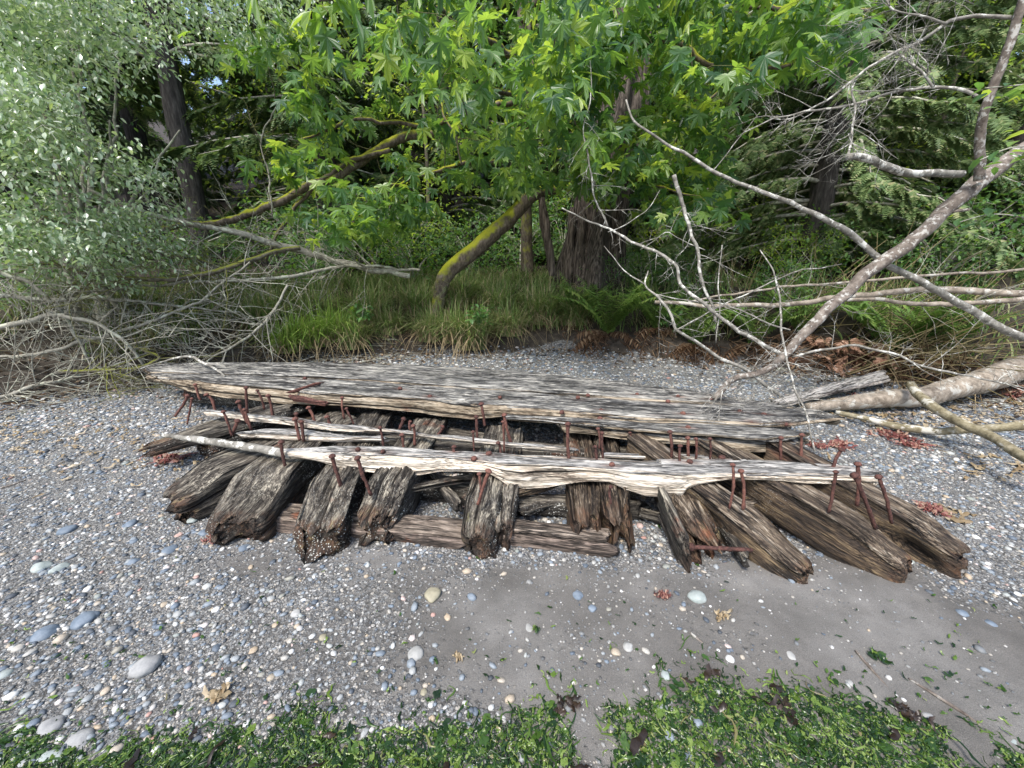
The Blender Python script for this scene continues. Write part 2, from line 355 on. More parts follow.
GRIT = [(0, (.08, .08, .078)), (.25, (.14, .147, .152)), (.5, (.195, .199, .196)), (.72, (.265, .257, .238)), (.86, (.33, .3, .255)), (.95, (.40, .39, .37)), (1, (.5, .49, .47))]
t = NT('beach_grit'); r = t.n('NewGeometry').outputs['Random Per Island']; M['grit'] = t.finish(t.ramp(r, GRIT), .65, spec=.4)
t = NT('beach_ground')
v = t.coords(rand=False)
gA = t.n('Attribute', attribute_name='gravel').outputs['Fac']; sA = t.n('Attribute', attribute_name='soil').outputs['Fac']; wA = t.n('Attribute', attribute_name='wrack').outputs['Fac']
sn = t.noise(v, 300, 3, .7); sn2 = t.noise(v, 3.5, 5, .6); sn3 = t.noise(v, 45, 4, .6)
sand = t.mix(.65, t.ramp(sn2, [(.3, (.12, .114, .104)), (.5, (.16, .152, .14)), (.7, (.21, .2, .184))]), t.ramp(sn, [(.3, (.22, .22, .22)), (.5, (.5, .5, .5)), (.72, (.85, .85, .85))]), 'OVERLAY')
sand = t.mix(t.mapr(t.noise(v, 1.3, 4, .6), .38, .62, 1.0, 0.0), sand, t.mix(1.0, sand, (.72, .71, .70), 'MULTIPLY'))
vo = t.n('TexVoronoi', {'Vector': v, 'Scale': 62.0, 'Randomness': .95}); vo2 = t.n('TexVoronoi', {'Vector': v, 'Scale': 150.0})
def pebcol(vn):
    rc = t.n('SeparateColor', {0: vn.outputs['Color']}).outputs[0]
    return t.ramp(rc, GRIT)
def gap(vn, a, b): return t.mapr(vn.outputs['Distance'], a, b, 1.0, 0.0)
peb1 = t.mix(gap(vo, .42, .62), (.07, .067, .062), pebcol(vo)); peb2 = t.mix(gap(vo2, .42, .62), (.1, .096, .09), pebcol(vo2))
which = t.mapr(sn3, .46, .54)
peb = t.mix(which, peb2, peb1)
gm = t.mapr(t.math('ADD', gA, t.math('MULTIPLY', t.math('SUBTRACT', sn3, .5), 1.6)), .35, .6)
c = t.mix(gm, sand, peb)
soil = t.ramp(t.noise(v, 9, 7, .7), [(.3, (.018, .014, .01)), (.55, (.05, .04, .03)), (.75, (.11, .088, .064))])
wr = t.ramp(t.noise(v, 26, 6, .75), [(.35, (.02, .016, .013)), (.55, (.06, .045, .032)), (.75, (.14, .105, .075))])
c = t.mix(t.mapr(t.math('ADD', wA, t.math('MULTIPLY', t.math('SUBTRACT', sn3, .5), 1.8)), .4, .65), c, wr)
c = t.mix(t.mapr(t.math('ADD', sA, t.math('MULTIPLY', t.math('SUBTRACT', sn3, .5), .5)), .35, .6), c, soil)
hh = t.math('ADD', t.math('MULTIPLY', t.math('MULTIPLY', gm, .7), t.math('SUBTRACT', 1.0, t.math('ADD', t.math('MULTIPLY', vo.outputs['Distance'], .5), t.math('MULTIPLY', vo2.outputs['Distance'], .5)))), t.math('ADD', t.math('MULTIPLY', sn, .28), t.math('MULTIPLY', t.noise(v, 22, 4, .6), .5)))
M['ground'] = t.finish(c, .8, hh, .8, .012, spec=.3)

# ------------------------------------------------------------------ ground sheet
xs = np.unique(np.concatenate([np.linspace(-150, -12, 30), np.linspace(-12, -6, 50), np.arange(-6, 6, .035), np.linspace(6, 12, 50), np.linspace(12, 150, 30)]))
ys = np.unique(np.concatenate([np.linspace(-40, -1, 16), np.arange(-1, 8.6, .035), np.linspace(8.6, 16, 60), np.linspace(16, 80, 60)]))
X, Y = np.meshgrid(xs, ys); Z = ground(X, Y)
nx, ny = len(xs), len(ys)
i = (np.arange(ny - 1)[:, None] * nx + np.arange(nx - 1)[None]).ravel()
S = Y - foot(X)
soil = smooth(-0.08, 0.1, S + .1 * fbm(X * 3, Y * 3, 3.))
wrack = smooth(-1.1, -.25, S + .25 * fbm(X * 1.5, Y * 1.5, 6.)) * smooth(-1.0, -2.4, X) * .9 + .45 * smooth(-.5, -.05, S) * smooth(-1.5, -.5, X) * smooth(3.5, 0, X) + smooth(-1.2, -.3, S + .2 * fbm(X * 2, Y * 2, 4.)) * smooth(3.2, 4.2, X) * .7
me = mesh_np("beach", np.stack([X, Y, Z], -1).reshape(-1, 3), [np.stack([i, i + 1, i + nx + 1, i + nx], -1)],
             {'gravel': gravel_density(X, Y).ravel(), 'soil': soil.ravel(), 'wrack': wrack.ravel()}, True, M['ground'])
tag(link("beach", me), "grey sand and shingle beach rising to a dark soil bank", "beach", kind="structure")

# ------------------------------------------------------------------ gravel
ph = (1 + 5**.5) / 2
ICO = np.array([(-1, ph, 0), (1, ph, 0), (-1, -ph, 0), (1, -ph, 0), (0, -1, ph), (0, 1, ph), (0, -1, -ph), (0, 1, -ph), (ph, 0, -1), (ph, 0, 1), (-ph, 0, -1), (-ph, 0, 1)]) / math.sqrt(1 + ph * ph)
ICF = np.array([(0,11,5),(0,5,1),(0,1,7),(0,7,10),(0,10,11),(1,5,9),(5,11,4),(11,10,2),(10,7,6),(7,1,8),(3,9,4),(3,4,2),(3,2,6),(3,6,8),(3,8,9),(4,9,5),(2,4,11),(6,2,10),(8,6,7),(9,8,1)])
def subdiv(V, Fc):
    V = [tuple(v) for v in V]; cache = {}; out = []
    def mid(a, b):
        k = (min(a, b), max(a, b))
        if k not in cache:
            m = (np.array(V[a]) + np.array(V[b])) / 2; m /= np.linalg.norm(m); V.append(tuple(m)); cache[k] = len(V) - 1
        return cache[k]
    for a, b, c in Fc:
        ab, bc, ca = mid(a, b), mid(b, c), mid(c, a); out += [(a, ab, ca), (b, bc, ab), (c, ca, bc), (ab, bc, ca)]
    return np.array(V), np.array(out)
ICO2, ICF2 = subdiv(ICO, ICF); ICO3, ICF3 = subdiv(ICO2, ICF2)

def scatter_pebbles(n, x0, x1, y0, y1, rmed, sig, keep, T=ICO, TF=ICF, rmax=.03):
    x = rng.uniform(x0, x1, n); y = rng.uniform(y0, y1, n)
    k = rng.random(n) < keep(x, y); x, y = x[k], y[k]
    n = len(x); r = np.minimum(rmed * np.exp(rng.normal(0, sig, n)), rmax)
    z = ground(x, y) + r * .12
    A = np.stack([rng.uniform(.85, 1.25, n), rng.uniform(.65, 1.0, n), rng.uniform(.35, .6, n)], -1)
    V = T[None] * A[:, None] * r[:, None, None] * (1 + rng.normal(0, .09, (n, len(T), 1)))
    az = rng.uniform(0, 6.28, n); tl = rng.normal(0, .25, n)
    c, s = np.cos(tl)[:, None], np.sin(tl)[:, None]
    V[..., 1], V[..., 2] = V[..., 1] * c - V[..., 2] * s, V[..., 1] * s + V[..., 2] * c
    c, s = np.cos(az)[:, None], np.sin(az)[:, None]
    V[..., 0], V[..., 1] = V[..., 0] * c - V[..., 1] * s, V[..., 0] * s + V[..., 1] * c
    V += np.stack([x, y, z], -1)[:, None]
    idx = (np.arange(n)[:, None, None] * len(T) + TF[None]).reshape(-1, 3)
    return V.reshape(-1, 3), idx
def in_view(x, y): return (np.abs(x) < 1.45 * y + .9)
gmb, fmb = MB(), MB()
den = lambda p: (lambda x, y: np.where(in_view(x, y) & (y < foot(x) + .05), gravel_density(x, y)**1.3, 0) * p)
for args in ((60000, -4.4, 4.4, .7, 2.8, .0042, .40, den(1.0)), (30000, -4.2, 4.2, .7, 2.8, .0086, .38, den(.68)), (3600, -4.2, 4.2, .7, 2.8, .0135, .26, den(.6), ICO2, ICF2, .021),
             (34000, -7, 7, 2.7, 4.6, .0105, .35, den(.95)), (3600, -7, 7, 2.7, 4.6, .02, .28, den(.6)), (15000, -7, 7, 4.5, 6.4, .015, .38, den(.9)),
             (16000, -3.5, 4, .7, 2.0, .0028, .55, lambda x, y: in_view(x, y) * np.clip(.6 + .9 * fbm(x * 2.5, y * 2.5, 21.), .05, 1))):
    V, idx = scatter_pebbles(*args); (gmb if args[5] > .008 else fmb).add(V, [idx])
tag(gmb.build("gravel", M['pebble']), "loose blue grey and white beach pebbles", "gravel", kind="stuff")
tag(fmb.build("fine_gravel", M['grit']), "fine grey grit and tiny pebbles on the beach", "gravel", kind="stuff")
#PART2
# ------------------------------------------------------------------ the wooden wreck
def lin(arr, n):
    arr = np.asarray(arr, float)
    return np.stack([np.interp(np.linspace(0, 1, n), np.linspace(0, 1, len(arr)), arr[:, k]) for k in range(3)], -1)
BOLTS = [((188, 395), (177, 413), .30), ((192, 398), (188, 420), .30), ((195, 384), (199, 396), .38), ((206, 394), (213, 407), .36), ((246, 387), (247, 409), .36), ((257, 390), (263, 405), .37),
          ((238, 401), (249, 425), .35), ((244, 409), (250, 426), .34), ((268, 395), (272, 414), .37), ((223, 411), (230, 431), .34), ((238, 420), (234, 431), .33), ((296, 413), (297, 429), .35),
          ((281, 441), (284, 460), .34), ((295, 418), (299, 435), .36), ((301, 421), (303, 436), .35), ((308, 407), (313, 418), .36), ((327, 416), (329, 424), .36), ((342, 397), (344, 414), .38),
          ((346, 408), (352, 420), .36), ((380, 427), (383, 445), .35), ((402, 434), (403, 446), .34), ((413, 425), (414, 440), .34), ((410, 421), (411, 429), .36), ((404, 418), (400, 428), .36),
          ((332, 455), (339, 480), .30), ((357, 457), (369, 489), .28), ((481, 403), (484, 421), .39), ((476, 416), (477, 436), .36), ((473, 431), (474, 449), .35), ((504, 414), (510, 438), .38),
          ((503, 421), (504, 447), .36), ((498, 442), (500, 452), .35), ((568, 423), (569, 457), .37), ((443, 426), (439, 432), .36), ((454, 446), (455, 452), .37), ((489, 470), (480, 498), .29),
          ((479, 473), (480, 484), .29), ((602, 432), (603, 457), .36), ((598, 428), (599, 443), .36), ((595, 446), (596, 457), .37), ((630, 432), (630, 438), .38), ((670, 431), (671, 453), .37),
          ((680, 445), (680, 461), .36), ((696, 438), (696, 454), .36), ((710, 438), (710, 457), .36), ((688, 437), (688, 451), .36), ((611, 486), (611, 497), .29), ((781, 437), (781, 455), .36),
          ((802, 434), (801, 457), .36), ((733, 464), (730, 502), .29), ((741, 470), (743, 503), .30), ((842, 449), (835, 464), .37), ((836, 471), (830, 506), .29), ((854, 474), (873, 523), .26),
          ((858, 463), (857, 499), .30), ((878, 476), (890, 517), .27)]
HEADS = [(578, 397, .51), (668, 401, .50), (588, 395, .51), (637, 394, .50), (678, 396, .50), (718, 396, .49), (683, 413, .49), (688, 427, .465), (740, 411, .485), (751, 423, .47), (786, 424, .465), (712, 399, .495),
                    (601, 410, .49), (600, 418, .465), (658, 418, .465), (562, 412, .49), (430, 396, .51), (305, 378, .53), (400, 388, .515), (500, 397, .51), (474, 458, .38), (489, 453, .385), (358, 449, .39), (383, 451, .388), (612, 464, .375), (690, 461, .37), (722, 457, .36), (764, 414, .48)]
RUSTY = np.array([at_z(*b[1], b[2]) for b in BOLTS] + [at_z(b[0][0], b[0][1], .38) for b in BOLTS] + [at_z(*h) for h in HEADS])
SEED = [0.0]
def loft4(name, mat, FT, BT, FB, BB, parent, amp=.006, groove=.005, erode=.012, jag=.06, jagw=.05, nt=16, nf=10, nb=5, nk=5, label=None, dent=None, hollow=.02, rnd=(.008, .008), rmin=.6, tipa=0, splits=6):
    """a weathered timber: four corner lines lofted to a closed body, worn, grooved along the grain and ragged at its ends"""
    SEED[0] += 13.7; sd = SEED[0]
    n = len(FT); mid = (FT + BT + FB + BB) / 4
    xa = mid[-1] - mid[0]; L = np.linalg.norm(xa); xa /= L
    up = np.array([0, 0, 1.0]); ya = np.cross(up, xa); ya /= np.linalg.norm(ya); za = np.cross(xa, ya)
    c = mid.mean(0); Rm = np.stack([xa, ya, za], -1)
    loc = lambda P: (P - c) @ Rm
    FT, BT, FB, BB = map(loc, (FT, BT, FB, BB))
    edges = [(BT, FT, nt), (FT, FB, nf), (FB, BB, nb), (BB, BT, nk)]
    ring, top, corner, arc = [], [], [], []
    a0 = 0
    for ei, (A, B, m) in enumerate(edges):
        w = np.linalg.norm((A - B).mean(0))
        for q in range(m):
            f = q / m
            ring.append(A * (1 - f) + B * f); top.append(1.0 if ei == 0 else (.9 if ei == 1 and q == 0 else 0.0))
            corner.append(min(f, 1 - f) * w); arc.append(a0 + f * w)
        a0 += w
    P = np.stack(ring, 1); m = P.shape[1]
    corner = np.array(corner)[None]; arc = np.array(arc)[None]; x = P[:, :, 0]
    Tn = np.gradient(P, axis=0); Rn = np.roll(P, -1, 1) - np.roll(P, 1, 1)
    N = np.cross(Rn, Tn); N /= np.maximum(np.linalg.norm(N, axis=2, keepdims=True), 1e-9)
    ctr = P.mean(1, keepdims=True); sgn = np.sign(((P - ctr) * N).sum(2).mean()); N *= sgn
    cosr, sinr = np.cos(arc / a0 * 6.283), np.sin(arc / a0 * 6.283)
    k = a0 / 6.283
    d = amp * fbm(x * 3 + sd, cosr * k * 14, sinr * k * 14 + sd, 3)
    gv = vnoise(x * 1.3 + sd, cosr * k * 55, sinr * k * 55); d = d + groove * gv - groove * 2.2 * smooth(.45, .75, vnoise(x * .9 - sd, cosr * k * 36, sinr * k * 36 + 5))
    d = d + groove * .5 * vnoise(x * 3.1 - sd, cosr * k * 150, sinr * k * 150 + 3.0)
    d = d - erode * np.exp(-(corner / .022)**2) * (1 + .9 * vnoise(x * 5, sd, cosr * 4))
    sp_ = np.zeros_like(d)
    for q in range(splits):
        w_ = a0 * nt / 60; a_c = rng.uniform(0, a0 * .75) + .018 * vnoise(x * 1.3 + q * 9.1, sd) + .004 * vnoise(x * 11, q * 3.1); xc, xl = rng.uniform(-.55, .55) * L, rng.uniform(.12, .45) * L
        wd_ = rng.uniform(.0035, .008) * (a0 / 1.0)**.3; win = np.clip(1 - ((x - xc) / xl)**2, 0, 1); sp_ = np.maximum(sp_, np.exp(-((arc - a_c) / wd_)**2) * np.sqrt(win))
    d = d - .02 * sp_
    if dent is not None: d = d + dent(x, arc / a0, L)
    P = P + N * d[:, :, None]
    u = np.linspace(0, 1, n)[:, None]
    C0 = P.mean(1, keepdims=True)
    for ue, re in ((u, rnd[0]), (1 - u, rnd[1])):
        q_ = np.clip(ue / re, 0, 1); sc_ = rmin + (1 - rmin) * np.sqrt(1 - (1 - q_)**2)
        P[:, :, 1:] = C0[:, :, 1:] + (P[:, :, 1:] - C0[:, :, 1:]) * sc_[:, :, None]
    for s, ue in ((-1, u), (1, 1 - u)):
        wgt = np.clip(1 - ue / jagw, 0, 1)
        jn = 1.1 * vnoise(cosr * k * 16 + sd, sinr * k * 16, s * 3.0) + .35 * vnoise(cosr * k * 60, sinr * k * 60 + sd, s * 7.0)
        P[:, :, 0] += wgt * (-s) * jag * (jn * .5 + .3) * -1
    V = P.reshape(-1, 3); top = np.tile(np.array(top), n)
    i = np.arange(n - 1)[:, None] * m; j = np.arange(m)[None]; j2 = (j + 1) % m
    Q = np.stack([i + j, i + j2, i + m + j2, i + m + j], -1).reshape(-1, 4)
    caps, extra, et, base = [], [], [], n * m
    for e, s in ((0, 1), (n - 1, -1)):
        prev = np.arange(m) + e * m; cc = P[e].mean(0)
        for kk, f in enumerate((.72, .4)):
            rg = cc + (P[e] - cc) * f; rg[:, 0] = cc[0] * .6 + rg[:, 0] * .4 + s * hollow * (1 - f) * (1 + 1.2 * vnoise(rg[:, 1] * 30 + sd, rg[:, 2] * 30, e))
            cur = np.arange(m) + base; base += m; extra.append(rg); et.append(np.zeros(m))
            caps.append(np.stack([prev, np.roll(prev, -1), np.roll(cur, -1), cur], -1)); prev = cur
        extra.append(cc[None] + np.array([[s * hollow, 0, 0]])); et.append(np.zeros(1))
        ci = base; base += 1
        caps.append(np.stack([prev, np.roll(prev, -1), np.full(m, ci)], -1))
    V = np.concatenate([V] + extra); tp = np.concatenate([top] + et)
    quads = np.concatenate([Q] + [f for f in caps if f.shape[1] == 4]); tris = np.concatenate([f for f in caps if f.shape[1] == 3])
    xx = V[:, 0] + L / 2
    D_ = (V[:, None] - ((RUSTY - c) @ Rm)[None]) * np.array([.35, 1, 1]); stn = np.exp(-(np.sqrt((D_**2).sum(2)).min(1) / .024)**2)
    me = mesh_np(name, V, [quads, tris], {'top': tp, 'stain': stn, 'tip': np.clip(1 - xx / tipa, 0, 1) if tipa else np.zeros(len(V)), 'split': np.concatenate([np.clip(sp_.ravel() * 1.2 - .1, 0, 1), np.zeros(len(V) - n * len(ring))])}, True, mat)
    mw = Matrix([list(Rm[r]) + [c[r]] for r in range(3)] + [[0, 0, 0, 1]])
    o = link(name, me, parent, mw=mw)
    if label: o["label"] = label
    return o
def plank(name, mat, zt, FTp, FBp, BTp, parent, N=150, thick=.1, **kw):
    FTp, FBp, BTp = (np.array(a, float) for a in (FTp, FBp, BTp))
    xs = np.linspace(FTp[0, 0], FTp[-1, 0], N); xb = np.linspace(BTp[0, 0], BTp[-1, 0], N)
    z = np.linspace(zt[0], zt[1], N)
    rf, rl, rb = np.interp(xs, FTp[:, 0], FTp[:, 1]), np.interp(xs, FBp[:, 0], FBp[:, 1]), np.interp(xb, BTp[:, 0], BTp[:, 1])
    FT = np.array([at_z(a, b, h) for a, b, h in zip(xs, rf, z)])
    FB = np.array([at_y(a, b, p[1]) for a, b, p in zip(xs, rl, FT)])
    BT = np.array([at_z(a, b, h) for a, b, h in zip(xb, rb, z)])
    FB[:, 0] = FT[:, 0] * .5 + FB[:, 0] * .5
    BB = BT.copy(); BB[:, 2] -= thick
    return loft4(name, mat, FT, BT, FB, BB, parent, **kw)
def rib(name, mat, near, far, w, h, parent, N=130, tip=(.7, .55), tipw=.22, wf=None, **kw):
    """a heavy cross timber from its near worn end to under the deck; near/far = world points of the top centre line"""
    near, far = np.array(near), np.array(far); u = np.linspace(0, 1, N)[:, None]
    C = near + (far - near) * u
    ax = far - near; ax[2] = 0; ax /= np.linalg.norm(ax); side = np.array([-ax[1], ax[0], 0])     # side: to the left of the axis
    k = smooth(0, tipw, u)
    ww = w * (tip[0] + (1 - tip[0]) * k) / 2
    drop = h * (1 - tip[1]) * (1 - k) * .65
    top = C - np.array([0, 0, 1]) * drop
    bot = C - np.array([0, 0, 1]) * (h - h * (1 - tip[1]) * (1 - k) * .2)
    L_, R_ = side * ww, -side * ww
    # loft corners: front = right side (towards +x), back = left side
    return loft4(name, mat, top + R_, top + L_, bot + R_ * 1.02, bot + L_ * 1.02, parent, **{**dict(rnd=(.035, .02), rmin=.62, erode=.016, amp=.014, groove=.008, nt=54, nf=46, tipa=.18, splits=14), **kw})

W0 = at_z(512, 460, 0.0)
wreck = empty("wooden_wreck", W0, "broken timber wreck of long grey planks on dark rotten beams with rusty bolts", "wreck")
# deck boards
plank("deck_plank", M['deck'], (.52, .49), [(150, 371), (300, 374.5), (400, 381), (500, 388), (600, 396), (700, 402), (785, 406)], [(150, 377), (785, 412)],
      [(149, 364), (208, 361.5), (330, 361.5), (460, 366), (560, 374), (640, 383), (700, 391), (776, 404)], wreck, amp=.008, nt=90, N=300, splits=16, jag=.12)
plank("deck_plank", M['deck'], (.52, .475), [(156, 376.5), (231, 384), (287, 388.5), (313, 392.5), (374, 395.5), (440, 399.5), (482, 404), (554, 409.5), (640, 418), (700, 420), (760, 424), (800, 422), (839, 417.5)],
      [(156, 381), (187, 392), (237, 400), (299, 405.5), (325, 406.5), (380, 409), (420, 413), (440, 418), (471, 421), (504, 418), (554, 419), (640, 426), (700, 428), (790, 428), (839, 420)],
      [(151, 372.5), (300, 376.5), (400, 382.5), (500, 389.5), (600, 397.5), (700, 403.5), (776, 404.5), (817, 409), (836, 415)], wreck, amp=.009, nt=100, nf=30, jag=.06, N=320, splits=20, label="widest deck plank with a thick tan broken front edge")
plank("deck_plank", M['deck'], (.46, .455), [(505, 418), (560, 420.5), (640, 429), (700, 433), (766, 440), (799, 436)], [(505, 420.5), (560, 424.5), (640, 433), (700, 437), (766, 442), (799, 438)],
      [(507, 413.5), (560, 416), (640, 420.5), (700, 421.5), (750, 423.5), (801, 430)], wreck, amp=.006, nt=50, N=220, splits=9, thick=.05)
plank("deck_plank", M['deck'], (.42, .40), [(560, 424), (660, 436), (740, 443), (796, 446)], [(560, 433), (660, 445), (740, 452), (796, 455)], [(560, 412), (660, 422), (740, 428), (800, 432)], wreck, N=80, thick=.08)
# thin loose planks between deck and front
plank("loose_plank", M['pale'], (.40, .37), [(207, 411), (240, 414), (275, 418), (300, 420), (331, 426), (380, 429.5), (440, 436), (475, 440), (568, 448.5)],
      [(207, 417), (240, 421), (275, 424.5), (300, 428.5), (331, 433), (380, 433), (440, 440.5), (475, 444.5), (568, 451)],
      [(208, 408), (240, 411), (300, 416), (331, 422), (380, 426), (440, 433), (568, 446.5)], wreck, amp=.005, groove=.003, nt=8, nf=6, thick=.06, jag=.1, label="narrow pinkish pale plank")
plank("loose_plank", M['pale'], (.36, .35), [(240, 434), (262, 433), (300, 434), (342, 437), (381, 438)], [(240, 438), (262, 440), (300, 444), (342, 443), (381, 442.5)],
      [(243, 431), (265, 427.5), (300, 427), (340, 433), (381, 434)], wreck, N=90, amp=.008, nt=10, thick=.07, jag=.08, label="short thick broken plank")
plank("loose_plank", M['pale'], (.34, .33), [(605, 455), (660, 457), (740, 459)], [(605, 459), (660, 461), (740, 464)], [(605, 451), (660, 452.5), (740, 453)], wreck, N=70, amp=.004, nt=8, thick=.04)
# front planks
plank("front_plank", M['pale'], (.385, .36), [(283, 452), (310, 453.5), (331, 453), (380, 453), (440, 456), (500, 463), (560, 465), (620, 470), (680, 474), (720, 474), (742, 475)],
      [(283, 455), (310, 461), (331, 467), (340, 471), (380, 475), (400, 477), (420, 476.5), (440, 473), (470, 473), (487, 473.5), (498, 480), (507, 486), (525, 490), (548, 489), (570, 485), (590, 483), (610, 484), (625, 492), (645, 499), (665, 500), (684, 498), (689, 490), (700, 486), (725, 481), (742, 477)],
      [(284, 449), (331, 445), (380, 445), (440, 448), (498, 452), (580, 456), (660, 459), (700, 462), (742, 470)], wreck, N=360, amp=.007, groove=.005, nt=60, nf=44, splits=14, thick=.09, jag=.04, label="long cream front plank with a wavy broken lower edge")
plank("front_plank", M['pale'], (.365, .35), [(668, 470), (742, 474), (800, 474), (845, 474.5), (877, 475.5)], [(668, 478), (742, 481), (800, 484), (845, 486), (877, 487)],
      [(660, 458), (720, 457), (780, 458), (840, 463), (876, 470)], wreck, N=160, amp=.006, groove=.005, nt=44, nf=30, splits=9, thick=.08, jag=.05, label="short right front plank of bleached wood")
# round spar
sp = MB(); pts = [at_z(163, 435, .34), at_z(215, 442, .345), at_z(249, 447, .35), at_z(290, 454, .36)]
tube(sp, resample(pts, 40), [.012, .022, .026, .028, .03], 10, .18); sp.build("spar", M['greybranch'], wreck)
# heavy cross timbers (near end -> under the deck)
Zr = .30
def ribp(name, mat, n, f, w, h=.27, zn=.27, zf=.32, ext=1.0, **kw):
    a, b = at_z(*n, zn), at_z(*f, zf); b = a + (b - a) * ext
    return rib(name, mat, a, b, w, h, wreck, **kw)
def hole(x0, a0, r, dep):    # a rotted hollow at distance x0 from the near end and ring position a0
    return lambda x, a, L: -dep * np.exp(-(((x + L / 2 - x0) / r)**2 + ((a - a0) / .06)**2))
ribp("timber", M['rib'], (170, 436), (292, 402), .30, .10, .27, .36, tip=(.75, .7), jag=.25, jagw=.12, label="splintered tan topped plank at the far left end")
ribp("timber", M['rib'], (205, 440), (300, 404), .30, .2, .20, .27, tip=(.9, .8))
ribp("timber", M['rib'], (172, 479), (345, 416), .37, .32, .26, .31, tip=(.92, .55), jag=.1, amp=.011)
ribp("timber", M['rib'], (232, 497), (332, 414), .36, .34, .28, .31, tip=(.95, .5), tipw=.3, jag=.1, amp=.012, dent=hole(.12, .2, .1, .05))
ribp("timber", M['rib'], (315, 510), (375, 414), .30, .31, .26, .31, tip=(.95, .6), jag=.14, amp=.016, dent=hole(.3, .33, .16, .07), label="rust stained split timber with a jagged end")
ribp("timber", M['rib'], (373, 500), (430, 420), .27, .31, .26, .31, tip=(.85, .55), jag=.15, amp=.014)
ribp("timber", M['rib'], (478, 522), (498, 425), .22, .27, .20, .31, tip=(.9, .75), jag=.06, amp=.012, dent=hole(.05, .22, .07, .06))
ribp("timber", M['rib'], (503, 513), (516, 430), .13, .26, .2, .30, tip=(.8, .7), jag=.1, amp=.010)
ribp("timber", M['ribbrown'], (587, 508), (577, 432), .21, .25, .2, .31, tip=(.8, .8), jag=.18, jagw=.12, amp=.02, label="short rotten timber with a rust coated end")
ribp("timber", M['ribbrown'], (617, 499), (604, 430), .2, .25, .24, .31, tip=(.8, .7), jag=.22, jagw=.15, amp=.022)
ribp("timber", M['ribbrown'], (812, 560), (682, 466), .22, .25, .13, .32, tip=(.7, .7), tipw=.3, jag=.03, rnd=(.05, .02), amp=.014, ext=1.5, dent=hole(.5, .86, .16, .07), label="worn tan timber tapering to a blunt brown tip")
ribp("timber", M['ribbrown'], (700, 515), (660, 455), .22, .22, .2, .30, tip=(.9, .7), jag=.25, jagw=.2, amp=.03, ext=1.3, label="hollow rotten timber stub")
ribp("timber", M['ribbrown'], (914, 552), (775, 474), .25, .26, .16, .31, tip=(.75, .65), tipw=.25, jag=.03, rnd=(.05, .02), amp=.014, ext=1.7)
ribp("timber", M['ribbrown'], (968, 543), (856, 482), .22, .25, .17, .30, tip=(.85, .7), tipw=.25, jag=.035, rnd=(.04, .02), amp=.014, ext=2.0, dent=hole(.16, .84, .12, .10), hollow=.12, label="outermost right timber with a hollow rotted end")
ribp("timber", M['rib'], (690, 545), (668, 498), .06, .2, .16, .28, tip=(.6, .6), jag=.05, ext=1.2)
# sleepers lying under it
def bar(name, mat, p0, p1, z, w, h, **kw):
    a, b = at_z(*p0, z), at_z(*p1, z); ax = b - a; ax[2] = 0; ax /= np.linalg.norm(ax); s = np.array([-ax[1], ax[0], 0])
    A = lin([a, b], 80); return loft4(name, mat, A, A + s * w, A - [0, 0, h], A + s * w - [0, 0, h], wreck, **kw)
bar("sleeper", M['sleeper'], (280, 519), (454, 537), .09, .17, .12, jag=.3, jagw=.25, amp=.018)
bar("sleeper", M['sleeper'], (505, 530), (600, 541), .10, .14, .13, jag=.15, jagw=.2, amp=.012)
bar("sleeper", M['rib'], (330, 478), (470, 490), .12, .15, .14, jag=.1, amp=.012)
bar("sleeper", M['rib'], (300, 440), (800, 462), .26, .16, .18, jag=.1, amp=.012)
bar("sleeper", M['rib'], (180, 386), (790, 416), .36, .2, .2, jag=.1, amp=.012)
bar("sleeper", M['rib'], (470, 500), (640, 505), .12, .12, .12, jag=.1, amp=.012)

for p0, p1, z, w, h in [((405, 489), (470, 478), .2, .07, .04), ((425, 470), (452, 502), .16, .06, .05), ((520, 492), (566, 478), .2, .08, .05), ((530, 510), (570, 498), .12, .07, .05), ((628, 492), (668, 484), .18, .09, .06), ((640, 512), (672, 520), .08, .07, .05),
                        ((690, 500), (745, 505), .2, .10, .06), ((715, 520), (735, 545), .1, .08, .06), ((440, 432), (560, 452), .22, .12, .08), ((590, 448), (700, 462), .2, .12, .08), ((330, 425), (420, 440), .2, .12, .08), ((255, 412), (330, 422), .22, .1, .07), ((700, 452), (800, 462), .2, .12, .08)]:
    bar("broken_board", M['ribbrown'] if rng.random() < .5 else M['rib'], p0, p1, z, w, h, jag=.16, jagw=.3, amp=.016, splits=5)

# rusty bolts
def bolt(hp, fp, zf=.32, r=.0088, head=True, z_extra=0.0):
    f = at_z(*fp, zf); h = at_y(*hp, f[1] + .01); 
    mb = MB(); d = h - f; L = np.linalg.norm(d); dn = d / L
    sd = hp[0] * .37; r *= rng.uniform(.78, 1.3)
    tube(mb, resample([f - dn * .04, f + d * .5 + rng.normal(0, .006, 3), h], 12), r * np.array([1.0, .95, 1.05, 1]), 8, .38, seed=sd)
    if head:
        hr = r * 1.9
        tube(mb, np.array([h - dn * hr * .7 + dn * hr * q for q in (0, .05, .35, .7, 1.0, 1.12)]), hr * np.array([.55, .95, 1.05, .85, .45, .1]), 9, .16, seed=sd + 3)
    mb.build("bolt", M['rust'], wreck)
for b in BOLTS:
    bolt(*b)
# bolt lying against the split timber
lb = MB(); a, b = at_z(692, 547, .10), at_z(752, 550, .10); tube(lb, resample([a, (a + b) / 2, b], 9), .011, 8, .2)
tube(lb, np.array([a + (a - b) * q for q in (-.03, 0, .06, .1)]), [.014, .023, .02, .006], 9, .15); lb.build("bolt", M['rust'], wreck)
